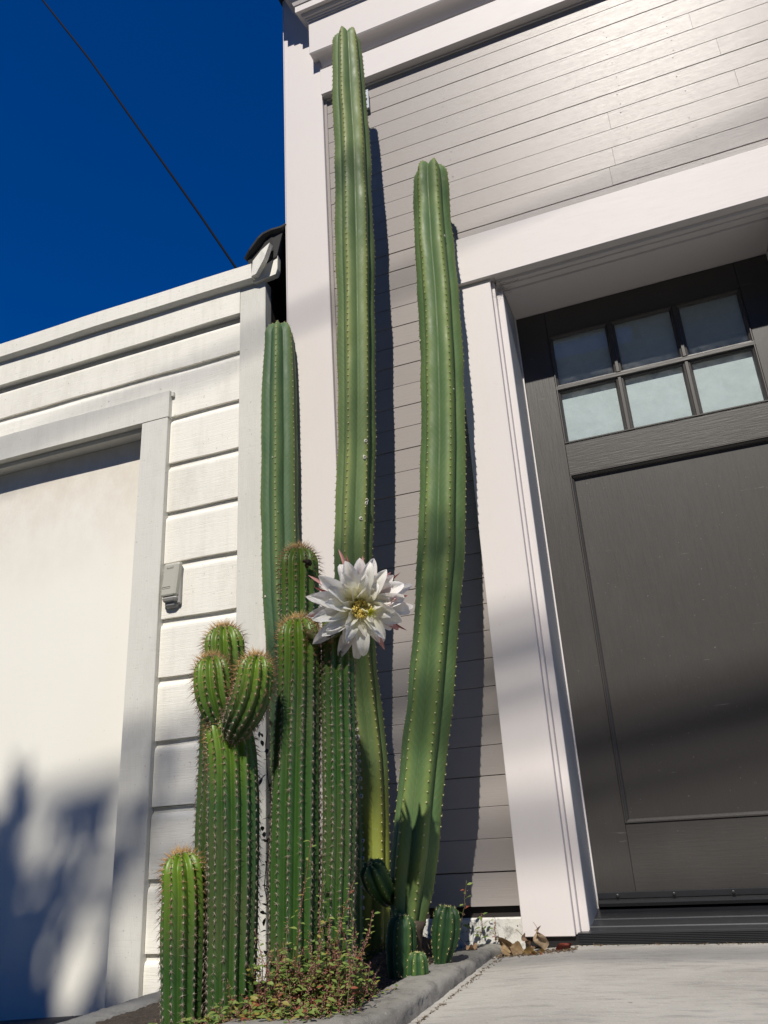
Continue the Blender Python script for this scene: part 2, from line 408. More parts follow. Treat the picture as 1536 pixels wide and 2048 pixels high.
# ------------------------------------------------------------------ the ground
def kslope(x): return -.28 + .1*min(0., max(x, -6.)+.57)
def ground_sheet():
    xs = [-60, -20, -8, -6, -4, -3, -2.4, -2, -1.6, -1.2, -.57, -.36, 0, 1, 2.5, 6, 20, 60]
    ys = [30, 8, 3, .3, 0, -.5, -1, -1.5, -2.5, -3.6]
    V, F = [], []
    for y in ys:
        for x in xs:
            z = -.345 + .06*min(0, max(x, -6)+.36) + .02*max(-4, min(0, y)) - (.03 if x < -.5 else 0)
            V.append((x, y, z))
    n = len(xs)
    for j in range(len(ys)-1):
        for i in range(n-1): F.append((j*n+i, (j+1)*n+i, (j+1)*n+i+1, j*n+i+1))
    o = mesh('ground', V, F, M['asphalt']); meta(o, kind='structure')
    V = [(-60, -3.6, -.80), (60, -3.6, -.80), (60, -16, -.80), (-60, -16, -.80)]
    meta(mesh('road', V, [(3, 2, 1, 0)], M['asphalt']), kind='structure')
    meta(box('street_kerb', -60, 60, -3.74, -3.6, -.9, -.43, M['kerb']), kind='structure')
    meta(mesh('far_pavement', [(-60, -16, -.66), (60, -16, -.66), (60, -60, -.66), (-60, -60, -.66)], [(3, 2, 1, 0)], M['asphalt']), kind='structure')
ground_sheet()

def driveway():
    xs = np.linspace(-.62, 3.2, 60); ys = np.linspace(.0, -1.6, 40)
    V, F = [], []
    for y in ys:
        for x in xs:
            z = -.281 + .075*min(0, x+.36) + .022*y
            if y > -.06: z += 0
            V.append((x, y, z + RNG.normal(0, .0004)))
    n = len(xs)
    for j in range(len(ys)-1):
        for i in range(n-1): F.append((j*n+i, (j+1)*n+i, (j+1)*n+i+1, j*n+i+1))
    o = mesh('driveway', V, F, M['drive'], smooth=True); meta(o, kind='structure')
driveway()

def kerb_run(name, path, prof, mat, seed=0):
    """profile [(u, z)] swept along path [(x, y, nx, ny, z0)] with u measured along (nx, ny)"""
    rng = np.random.default_rng(seed)
    V, F = [], []; n = len(prof)
    for (x, y, nx, ny, z0) in path:
        for (u, z) in prof:
            V.append((x+nx*u + rng.normal(0, .0011), y+ny*u + rng.normal(0, .0011), z0+z + rng.normal(0, .0010)))
    for k in range(len(path)-1):
        for i in range(n-1): F.append((k*n+i, k*n+i+1, (k+1)*n+i+1, (k+1)*n+i))
    o = mesh(name, V, F, mat, smooth=True); fix_normals(o); return o
prof = [(-.106, -.12), (-.105, -.02), (-.1, -.008), (-.09, -.002), (-.07, .0), (-.045, .0012), (-.02, .0008), (-.010, -.0005), (-.003, -.004), (.0, -.009), (.001, -.014), (.002, -.022), (.0035, -.030), (.006, -.06), (.012, -.14)]
path = []
for y in np.linspace(0.0, -.74, 60):
    fl = max(0, (y+.12)/.12)**2*.02      # the end flares a little where it meets the wall
    path.append((-.568+fl, y, 1, 0, -.28))
for a in np.linspace(0, 90, 14)[1:]:
    cx, cy = -.568-.19, -.74
    path.append((cx+.19*math.cos(R(a)), cy-.19*math.sin(R(a)), math.cos(R(a)), -math.sin(R(a)), -.281))
for x in np.linspace(-.80, -1.50, 50): path.append((x, -.93, 0, -1, kslope(x) if x < -.85 else -.283+.02*(x+.8)))
meta(kerb_run('planter_kerb', path, prof, M['kerb'], 1), kind='structure')
path = [(-1.592, y, -1, 0, -.385) for y in np.linspace(0.03, -1.0, 60)]
meta(kerb_run('planter_kerb', path, [(u, z) for u, z in prof], M['kerb_left'], 2), kind='structure')

def soil():
    xs = np.linspace(-1.60, -.63, 90); ys = np.linspace(.02, -.90, 90)
    V, F = [], []
    for y in ys:
        for x in xs:
            z = kslope(x) - .018
            z += .075*math.exp(-((x+.74)/.11)**2 - ((y+.19)/.12)**2)
            z += .02*math.exp(-((x+1.)/.2)**2 - ((y+.3)/.2)**2) + .028*math.exp(-((x+.64)/.06)**2 - ((y+.3)/.07)**2)
            e = min(1, (-.655-x)/.05 if x > -.705 else 1)
            z = kslope(x)-.02 + (z-kslope(x)+.02)*max(0, e) + RNG.normal(0, .0022)
            V.append((x, y, z))
    n = len(xs)
    for j in range(len(ys)-1):
        for i in range(n-1): F.append((j*n+i, (j+1)*n+i, (j+1)*n+i+1, j*n+i+1))
    o = mesh('soil', V, F, M['soil'], smooth=True); meta(o, kind='structure')
soil()

# ------------------------------------------------------------------ the taupe house
HX1 = 3.6
house = thing('house', 'taupe clapboard house with white trim, cornice and a charcoal door', 'house', (1.2, 3, -.3))
PB = [(-.005, 0)]
SP = .0803
def siding_row(k):
    z1 = 2.78 - SP*(k-1) - .0; z0 = z1 - SP
    return z0, z1
for k in range(0, 38):
    z1 = 2.78 - SP*(k-1); z0 = z1 - SP
    z1 -= random.choice([.0006, .0010, .0014, .0020]); 
    if k == 37: continue
    if k == 0: z1 = 2.862
    rng_ = random.Random(k*3+1)
    dy = rng_.uniform(-.0007, .0007)
    def seg(x0, x1, dyy):
        if x1-x0 < .05: return
        prof_ = [(0+dyy, z0+.0012), (0+dyy, z1-.0012), (.0015+dyy, z1), (.018, z1), (.018, z0), (.0015+dyy, z0)]
        extrude_x('siding_board', prof_, x0, x1, M['siding'], house)
    if z0 > 1.90:                       # above the door head: long boards with butt joints
        cuts = sorted(rng_.uniform(-.05, 1.1) + .55*i for i in range(2)) if k > 2 else [rng_.uniform(.5, 1.)]
        xs = [-.966] + cuts + [HX1]
        for a, b in zip(xs[:-1], xs[1:]): seg(a+.0004, b-.0004, dy + rng_.uniform(-.0004, .0004))
    elif z1 > 1.90:
        seg(-.966, -.50, dy); 
        z_ = z0; z0 = 1.9085; seg(-.4995, HX1, dy); z0 = z_
    else:
        seg(-.966, -.5, dy); seg(.672, HX1, dy)
box('siding_board', -.966, -.5, -.0005, .018, -.193, -.1135+.0, M['siding'], house)
box('siding_board', .672, HX1, -.0005, .018, -.193, -.1135, M['siding'], house)
# the wall behind the boards
multi('wall', [box_data(-1.15, -.34, .0185, .16, -.19, 3.3), box_data(-.34, .512, .0185, .16, 1.76, 3.3), box_data(.512, HX1, .0185, .16, -.19, 3.3)], M['void'], house)
box('foundation', -.966, -.5, .004, .2, -.6, -.2205, M['foundation'], house, .004)
box('foundation', .66, HX1, .004, .2, -.6, -.2205, M['foundation'], house, .004)
box('sill_plate', -.966, -.5, .014, .16, -.2205, -.195, M['void'], house)
# corner board with its return, architrave, frieze, cornice
box('corner_board', -1.141, -.966, -.020, .018, -.45, 3.56, M['trim'], house, .0015)
box('corner_board', -1.146, -1.1415, -.020, .16, -.45, 3.56, M['trim'], house, .001)
box('corner_stop', -.9655, -.953, -.006, .0, -.19, 2.856, M['siding'], house, .001)
box('architrave', -.9655, HX1, -.034, .018, 2.862, 3.006, M['trim_x'], house, .0015)
box('flashing', -.9655, HX1, -.005, .0, 2.853, 2.857, M['trim_x'], house)
# crown under the frieze: bead, cove, fillet
cove = [(-.030, 3.0065), (-.036, 3.0070), (-.0385, 3.0095), (-.036, 3.0125), (-.021, 3.0135)]
for a in np.linspace(0, 90, 10): cove.append((-.021 - .047*(1-math.cos(R(a))), 3.016+.055*math.sin(R(a))))
cove += [(-.070, 3.0745), (-.018, 3.0745), (-.018, 3.0065)]
ce = [-(max(0, -y-.034))*1.0 for y, z in cove]
extrude_x('crown_moulding', cove, -.962, HX1, M['trim_x'], house, cuts=ce)
box('frieze_board', -.996, HX1, -.071, .0, 3.075, 3.262, M['trim_x'], house, .0015)
def crown(name, d0, d1, z0, z1, xl, steps):
    """stacked steps between depths d0 and d1"""
    p = [(-.0, z0)]
    for (dd, zz) in steps: p.append((-dd, zz))
    p.append((0, z1))
    cu = [-(max(0, -y)-d0) for y, z in p]
    cu = [c if y < -.001 else 0 for c, (y, z) in zip(cu, p)]
    extrude_x(name, p, xl, HX1, M['trim_x'], house, cuts=cu)
crown('bed_moulding', .071, .0, 3.262, 3.297, -.996, [(.076, 3.262), (.076, 3.270), (.082, 3.273), (.082, 3.278), (.090, 3.281), (.095, 3.290), (.095, 3.297)])
crown('cornice_fascia', .095, .0, 3.2972, 3.335, -1.022, [(.112, 3.2972), (.112, 3.335)])
crown('cornice_soffit', .112, .0, 3.3352, 3.42, -1.04, [(.116, 3.3352), (.122, 3.352), (.135, 3.372), (.148, 3.382), (.148, 3.40), (.148, 3.42)])
crown('eave', .148, .0, 3.4202, 3.55, -1.08, [(.172, 3.4202), (.172, 3.46), (.19, 3.49), (.19, 3.55)])
# roof edge and roof
box('roof', -1.16, HX1+.3, -.195, 7.0, 3.5502, 3.575, M['felt'], house)
box('side_wall', -1.1405, -1.1, .165, 7.0, -.5, 3.55, M['siding'], house)
box('side_wall', HX1, HX1+.04, .0, 7.0, -.5, 3.55, M['siding'], house)
box('rear_wall', -1.1, HX1, 6.96, 7.0, -.5, 3.55, M['siding'], house)

# door surround
OX0, OX1, SOF = -.336, .508, 1.694
def vcasing(sx, x_out, x_in):
    """casing with two stops stepping back to the opening, sx = +1 at the left of the door"""
    b0, b1 = sorted((x_out, x_in - sx*.032))
    box('door_casing', b0, b1, -.036, .0, -.262, 1.716, M['trim'], house, .0015)
    b0, b1 = sorted((x_in - sx*.0315, x_in - sx*.0215)); box('casing_stop', b0, b1, -.020, .0, -.26, 1.7138, M['trim'], house, .0015)
    b0, b1 = sorted((x_in - sx*.021, x_in)); box('casing_stop', b0, b1, -.003, .005, -.258, 1.7118, M['trim'], house, .0015)
    b0, b1 = sorted((x_in - sx*.03, x_in)); box('door_jamb', b0, b1, .0055, .205, -.25, SOF, M['jamb'], house, .001)
    b0, b1 = sorted((x_in+sx*.0002, x_in + sx*.0042)); box('weather_strip', b0, b1, .188, .1995, -.23, SOF-.002, M['trim'], house)
vcasing(1, -.4985, OX0); vcasing(-1, .67, OX1)
box('head_casing', -.499, .70, -.050, .0, 1.7185, 1.9075, M['trim_x'], house, .002)
box('head_stop', -.352, .53, -.018, -.0005, 1.7060, 1.7180, M['trim_x'], house, .001)
box('head_stop', -.338, .51, .0, .026, 1.7010, 1.7178, M['trim_x'], house, .001)
box('soffit', OX0, OX1, .027, .205, SOF, 1.7178, M['trim_x'], house, .001)

# the door: stiles, rails, panel, muntins, panes
door = mesh('door', *box_data(OX0+.003, OX1-.003, .224, .236, -.18, SOF-.002), M['door_paint'], house); fix_normals(door)
def dpart(name, x0, x1, y0, y1, z0, z1, mt='door_paint', b=.001): return box(name, x0, x1, y0, y1, z0, z1, M[mt], door, b)
ZB = -.1855
dpart('stile', OX0+.004, -.2305, .200, .2238, ZB, SOF-.003); dpart('stile', .4025, OX1-.004, .200, .2238, ZB, SOF-.003)
dpart('rail', -.23, .402, .2002, .2238, 1.5895, SOF-.003, 'door_x'); dpart('rail', -.23, .402, .2002, .2238, 1.052, 1.1645, 'door_x')
dpart('rail', -.23, .402, .2003, .2238, ZB, -.0145, 'door_x')
def frame_mould(name, x0, x1, z0, z1, w, yf, yb, mt='door_paint', lips=True):
    """mitred sloping moulding round an opening, as one ring"""
    V, F = [], []
    pr = [(0, yf), (w*.12, yf-.0035), (w*.35, yf-.0035), (w*.42, yf+.003), (w*.8, yf+.007), (w, yb)] if lips else [(0, yf), (w, yb)]
    for (u, y) in pr:
        V += [(x0+u, y, z0+u), (x1-u, y, z0+u), (x1-u, y, z1-u), (x0+u, y, z1-u)]
    for k in range(len(pr)-1):
        for i in range(4):
            j = (i+1) % 4; F.append((k*4+i, k*4+j, (k+1)*4+j, (k+1)*4+i))
    o = mesh(name, V, F, M[mt], door); return o
dpart('panel', -.2185, .3905, .2125, .2236, -.003, 1.0405)
frame_mould('panel_moulding', -.2303, .4023, -.0147, 1.0522, .0125, .2005, .2124)
GX = [(-.217, -.037), (-.004, .176), (.209, .389)]
GZ = [(1.176, 1.358), (1.396, 1.578)]
for a, b in ((-.0365, -.0045), (.1765, .2085)):           # vertical muntins
    for z0, z1 in GZ:
        pr_ = [(a, .214), (a+.005, .205), (a+.010, .2035), (a+.0115, .1985), (b-.0115, .1985), (b-.010, .2035), (b-.005, .205), (b, .214)]
        V = [(x, y, z) for z in (z0-.008, z1+.008) for x, y in pr_]; n_ = len(pr_)
        F = [(i, i+1, n_+i+1, n_+i) for i in range(n_-1)] + [tuple(range(n_)), tuple(range(2*n_-1, n_-1, -1))]
        o = mesh('muntin', V, F, M['door_paint'], door); fix_normals(o)
pr_ = [(.214, 1.3585), (.205, 1.364), (.2035, 1.369), (.1975, 1.3705), (.1975, 1.3835), (.2035, 1.385), (.205, 1.390), (.214, 1.3955)]
extrude_x('muntin', pr_, -.2303, .4023, M['door_x'], door)
frame_mould('glazing_bead', -.2303, .4023, 1.1643, 1.5897, .0135, .2005, .2140)
for x0, x1 in GX:
    for z0, z1 in GZ:
        dpart('pane', x0, x1, .2090, .2105, z0-.002, z1+.002, 'glass', 0)
        dpart('frosted_pane', x0-.002, x1+.002, .2225, .2235, z0-.004, z1+.004, 'frost', 0)
# sweep, threshold
dpart('door_sweep', OX0+.005, OX1-.005, .194, .1998, -.2005, -.1845, 'black_metal')
extrude_x('sweep_nose', [(.1935, -.2010), (.180, -.2040), (.174, -.210), (.1745, -.2175), (.186, -.2195), (.199, -.2195), (.199, -.2010)], OX0+.005, OX1-.005, M['rubber'], door)
for x in (-.279, -.133, .014, .16, .305, .45):
    v, f = tube_data([(x, .1939, -.1925), (x, .1915, -.1925), (x, .1908, -.1925)], [.0045, .0042, .0022], 10)
    o = mesh('screw', v, f, M['screw'], door)
extrude_x('threshold', [(.236, -.2215), (.19, -.2215), (.17, -.229), (.10, -.238), (.098, -.2405), (.02, -.2465), (.018, -.249), (-.02, -.2525), (-.028, -.2545), (.236, -.2545)], -.336, .508, M['black_metal'], house)
ridged = [(-.029, -.2548)]
for i in range(7): ridged += [(-.0345, -.2555-.0036*i), (-.0345, -.2572-.0036*i), (-.031, -.2577-.0036*i), (-.031, -.2588-.0036*i)]
ridged += [(-.031, -.2825), (.1, -.2825), (.1, -.2548)]
extrude_x('threshold_riser', ridged, -.362, .535, M['black_metal'], house)
box('casing_shim', -.495, -.3622, -.026, .1, -.285, -.2625, M['rubber'], house)
# filled nail heads, raised dots in the paint
V, F = [], []
for xb in (-.46, .16, .36, .70):
    for k in range(2, 12):
        for dz in (.018, .058):
            if random.random() < .35: continue
            x = xb + random.uniform(-.008, .008); z = 2.78 - SP*k + dz + random.uniform(-.006, .006); rr = random.uniform(.0018, .0034)
            n0 = len(V); V.append((x, -.0022, z))
            for q in range(8): V.append((x+rr*math.cos(q*.785), .0001, z+rr*math.sin(q*.785)))
            for q in range(8): F.append((n0, n0+1+q, n0+1+(q+1) % 8))
meta(mesh('nail_filler', V, F, M['siding'], house, smooth=True), kind='stuff')

jb = thing('junction_box', 'small grey blue metal box on the taupe siding behind the tallest cactus', 'box', (-.80, -.0015, 2.75))
box('box_body', -.800, -.766, -.016, -.0015, 2.716, 2.806, M['box'], jb, .002)
box('box_cover', -.804, -.762, -.0195, -.0162, 2.710, 2.812, M['box'], jb, .001)
v, f = tube_data([(-.771, -.0195, 2.762), (-.771, -.0225, 2.762)], .003, 8); mesh('screw', v, f, M['screw'], jb)

# ------------------------------------------------------------------ the white garage
gar = thing('garage_building', 'old white wooden garage with peeling paint and a plain panel door', 'garage', (-3.4, 2.5, -.5))
GL = -5.6
lines = [1.898, 1.743, 1.531, 1.330, 1.132, .933, .730, .530, .323, .118, -.093, -.295, -.5]
# widths follow the boards themselves
def drop_board(z0, z1, x0, x1, seed):
    d = .011
    p = [(.0, z0), (.0, z1-.040)]
    for a in np.linspace(0, 90, 6)[1:]: p.append((d*(1-math.cos(R(a))), z1-.040+.020*math.sin(R(a))))
    p += [(d+.0005, z1-.001), (.03, z1-.001), (.03, z0+.0005), (.0025, z0-.0006)]
    sd = seed*7.3
    def wob(x, i): return (.0008*math.sin(x*9+sd), .0016*math.sin(x*5.1+sd)+.0010*math.sin(x*17+sd*2)) if p[i][0] < .02 and p[i][1] < z0+.01 else (0, 0)
    extrude_x('siding_board', p, x0, x1, M['garage'], gar, nx=max(2, int((x1-x0)/.05)), wob=wob)
for i in range(len(lines)-1):
    z1, z0 = lines[i], lines[i+1]
    if z0 > 1.6: drop_board(z0, z1, GL, -1.349, i)
    elif z1 > 1.535:
        drop_board(z0, z1, -1.658, -1.349, i); drop_board(1.638, z1, GL, -1.6585, i+20)
    else: drop_board(z0, z1, -1.658, -1.349, i)
multi('wall', [box_data(-1.775, -1.239, .031, .1, -.6, 2.0), box_data(GL, -1.775, .031, .1, 1.54, 2.0)], M['void'], gar)
box('corner_board', -1.3485, -1.2375, -.018, .03, -.6, 2.018, M['garage_trim'], gar, .002)
def edgewob(a, f1, s_): return lambda x, i: (a*.5*math.sin(x*f1+s_+i), a*math.sin(x*f1*.7+s_)+a*.5*math.sin(x*f1*2.3+s_*3))
extrude_x('frieze_board', [(-.020, 1.899), (-.020, 2.017), (.03, 2.017), (.03, 1.899)], GL, -1.3487, M['garage'], gar, nx=60, wob=edgewob(.0012, 6, 1.))
extrude_x('fascia', [(-.046, 2.0285), (-.048, 2.094), (-.040, 2.100), (.03, 2.100), (.03, 2.0185), (-.030, 2.0185)], GL, -1.283, M['garage'], gar, nx=80, wob=edgewob(.0018, 5, 2.))
# the broken, lifted end of the fascia
fe = mesh('fascia_end', [(-1.2825, -.048, 2.031), (-1.275, -.050, 2.100), (-1.232, -.060, 2.130), (-1.188, -.072, 2.142), (-1.203, -.078, 2.085), (-1.212, -.079, 2.062), (-1.258, -.055, 2.030), (-1.2825, -.024, 2.031), (-1.275, -.026, 2.100), (-1.232, -.036, 2.130), (-1.188, -.048, 2.142), (-1.203, -.054, 2.085), (-1.212, -.055, 2.062), (-1.258, -.031, 2.030)],
          [(0, 1, 2, 3, 4, 5, 6), (13, 12, 11, 10, 9, 8, 7)] + [(i, (i+1) % 7, (i+1) % 7+7, i+7) for i in range(7)], M['garage'], gar); fix_normals(fe)
fe = mesh('fascia_end', [(-1.281, -.030, 2.012), (-1.262, -.030, 2.085), (-1.196, -.030, 2.128), (-1.176, -.030, 2.118), (-1.178, -.030, 2.045), (-1.186, -.030, 2.022), (-1.281, -.005, 2.012), (-1.262, -.005, 2.085), (-1.196, -.005, 2.128), (-1.176, -.005, 2.118), (-1.178, -.005, 2.045), (-1.186, -.005, 2.022)],
          [(0, 1, 2, 3, 4, 5), (11, 10, 9, 8, 7, 6)] + [(i, (i+1) % 6, (i+1) % 6+6, i+6) for i in range(6)], M['garage'], gar); fix_normals(fe)
# torn roofing felt curling over the corner
ft = [(-1.315, -.05, 2.128), (-1.283, -.066, 2.150), (-1.243, -.070, 2.190), (-1.225, -.066, 2.208), (-1.190, -.060, 2.220), (-1.160, -.04, 2.238), (-1.146, -.022, 2.262)]
V, F = [], []
for i, (x, y, z) in enumerate(ft):
    V += [(x, y, z), (x+.02, y+.10, z-.012+.01*(i % 2)), (x+.03, y+.35, z-.05)]
    V += [(x+.004, y+.002, z-.006), (x+.02, y+.10, z-.02), (x+.03, y+.35, z-.06)]
for i in range(len(ft)-1):
    a, b = i*6, (i+1)*6
    F += [(a, a+1, b+1, b), (a+1, a+2, b+2, b+1), (a+3, b+3, b+4, a+4), (a+4, b+4, b+5, a+5), (a, b, b+3, a+3)]
o = mesh('roof_felt', V, F, M['felt'], gar); fix_normals(o)
V = [(-1.30, -.035, 2.06), (-1.178, -.035, 2.10), (-1.150, -.02, 2.26), (-1.20, -.045, 2.21), (-1.245, -.055, 2.185), (-1.30, -.045, 2.13)]
V += [(x+.01, y+.3, z) for x, y, z in V]
o = mesh('roof_felt', V, [tuple(range(6))] + [(i, (i+1) % 6, (i+1) % 6+6, i+6) for i in range(6)] + [(11, 10, 9, 8, 7, 6)], M['felt'], gar); fix_normals(o)
box('roof', GL, -1.24, .0305, 5.0, 2.0185, 2.085, M['felt'], gar)
box('side_wall', -1.262, -1.2380, .101, 5.0, -.6, 2.018, M['void'], gar)
box('side_wall', GL, GL+.03, .0, 5.0, -.6, 2.018, M['garage'], gar)
box('gap_board', -1.2375, -1.150, .20, .24, -.6, 2.20, M['brown_wood'], gar)
# garage door and its casing
box('door_casing', -1.777, -1.659, -.020, .03, -.6, 1.5205, M['garage_trim'], gar, .002)
extrude_x('head_casing', [(-.022, 1.521), (-.022, 1.634), (.008, 1.6375), (.03, 1.6375), (.03, 1.521)], GL+.2, -1.655, M['garage_trim'], gar, nx=50, wob=edgewob(.0007, 5, 3.))
box('casing_end', -1.6545, -1.643, -.012, .004, 1.612, 1.632, M['garage_trim'], gar, .002)
box('door_head', GL+.2, -1.7775, .012, .066, 1.503, 1.5205, M['garage_trim'], gar, .001)
box('door_jamb', -1.7765, -1.74, .0305, .09, -.6, 1.503, M['garage_trim'], gar, .001)
def garage_door_mat():
    t = NT('sun bleached garage door paint')
    sep = t.n.new('ShaderNodeSeparateXYZ'); t.l.new(t.obj, sep.inputs[0])
    n1 = t.noise(2.5, 5, src=t.obj); n2 = t.noise(6, 9, .78, (1.6, 1.6, 1.1), src=t.obj)
    c = t.mix((.81, .785, .70), (.86, .84, .76), n1)
    topm = t.ramp(t.math('MULTIPLY', t.math('ADD', sep.outputs[2], 0.), .62), [(.55, 0.), (.86, 1.)])
    c = t.mix(c, (.54, .45, .36), t.math('MULTIPLY', t.math('MULTIPLY', topm, t.ramp(n2, [(.25, 0.), (.85, 1.)])), .75))
    c = t.mix(c, (.42, .40, .34), t.math('MULTIPLY', t.ramp(t.noise(120, 2, src=t.obj), [(.72, 0.), (.77, 1.)]), .5))
    t.color(c); t.rough(.6); t.bump(t.noise(80, 4, .6, (1, 1, .3), src=t.obj), .15, .001); return t.m
M['garage_door'] = garage_door_mat()
V, F = [], []
gx = np.linspace(GL+.2, -1.7772, 40); gz = np.linspace(-.62, 1.503, 30)
for z in gz:
    for x in gx: V.append((x, .067 + .0022*math.sin(x*2.1+z*1.3)+.0012*math.sin(x*5+z*3), z))
for j in range(len(gz)-1):
    for i in range(len(gx)-1): F.append((j*40+i, j*40+i+1, (j+1)*40+i+1, (j+1)*40+i))
mesh('garage_door', V, F, M['garage_door'], gar, smooth=True)

# opener keypad
kp = thing('keypad', 'beige plastic garage opener keypad on the white siding boards', 'keypad', (-1.604, -.003, .83))
o = box('keypad_base', -1.636, -1.574, -.016, .002, .772, .912, M['keypad_low'], kp, .004)
V = []
def kp_sec(z, yf, x0, x1, yb=-.012): return [(x0, yb, z), (x0+.001, yf+.004, z), (x0+.006, yf, z), (x1-.010, yf, z), (x1-.003, yf+.005, z), (x1, yb, z)]
secs = [kp_sec(.800, -.034, -1.640, -1.580), kp_sec(.805, -.036, -1.641, -1.578), kp_sec(.912, -.030, -1.637, -1.571), kp_sec(.919, -.027, -1.636, -1.572), kp_sec(.922, -.018, -1.635, -1.573)]
for s_ in secs: V += s_
F = [(k*6+i, k*6+i+1, (k+1)*6+i+1, (k+1)*6+i) for k in range(4) for i in range(5)] + [tuple(range(6)), tuple(24+i for i in reversed(range(6)))]
F += [(k*6+5, k*6, (k+1)*6, (k+1)*6+5) for k in range(4)]
o = mesh('keypad_cover', V, F, M['keypad'], kp); fix_normals(o)
V = []
for (z, yf, ins) in [(.801, -.028, .003), (.792, -.033, .002), (.784, -.030, .004), (.780, -.022, .006), (.770, -.020, .008), (.762, -.014, .010)]:
    V += kp_sec(z, yf, -1.639+ins, -1.576-ins, -.004)
F = [(k*6+i, k*6+i+1, (k+1)*6+i+1, (k+1)*6+i) for k in range(5) for i in range(5)] + [tuple(range(6)), tuple(30+i for i in reversed(range(6)))]
o = mesh('keypad_foot', V, F, M['keypad_low'], kp, smooth=False); fix_normals(o)
slot = []
for x, z in [(-1.634, .829), (-1.632, .832), (-1.603, .832), (-1.601, .829), (-1.603, .826), (-1.632, .826), (-1.634, .829)]: slot.append((x, -.0352, z))
v, f = tube_data(slot, .0005, 4); mesh('keypad_slot', v, f, M['screw'], kp)
# worn embossed letters, hardly readable
cu = bpy.data.curves.new('lettering', 'FONT'); cu.body = 'ALIAF'; cu.size = .011; cu.extrude = .0003; cu.align_x = 'CENTER'
tmp = bpy.data.objects.new('tmp', cu); sc.collection.objects.link(tmp)
dg = bpy.context.evaluated_depsgraph_get(); me = bpy.data.meshes.new_from_object(tmp.evaluated_get(dg)); bpy.data.objects.remove(tmp)
me.transform(Matrix.Translation((-1.607, -.0322, .899)) @ Matrix.Rotation(R(90), 4, 'X')); me.materials.clear(); me.materials.append(M['lettering'])
o = bpy.data.objects.new('lettering', me); link_obj(o, kp)

# ------------------------------------------------------------------ cacti
def resample(ctrl, step):
    P = np.array([c[:3] for c in ctrl], float); r = np.array([c[3] for c in ctrl], float)
    seg = np.r_[0, np.cumsum(np.linalg.norm(np.diff(P, axis=0), axis=1))]
    n = max(8, int(seg[-1]/step)); s = np.linspace(0, seg[-1], n)
    def cr(vals):                # smooth: interpolate, then box filter
        v = np.interp(s, seg, vals); k = max(3, int(.05/step) | 1)
        pad = np.pad(v, k//2, mode='edge'); 
        pad[:k//2] = 2*v[0]-v[1:k//2+1][::-1]; pad[-(k//2):] = 2*v[-1]-v[-k//2-1+0:-1][::-1][:k//2] if k//2 else pad[-(k//2):]
        return np.convolve(pad, np.ones(k)/k, 'valid')[:n]
    Q = np.stack([cr(P[:, i]) for i in range(3)], 1)
    return s, Q, np.interp(s, seg, r)

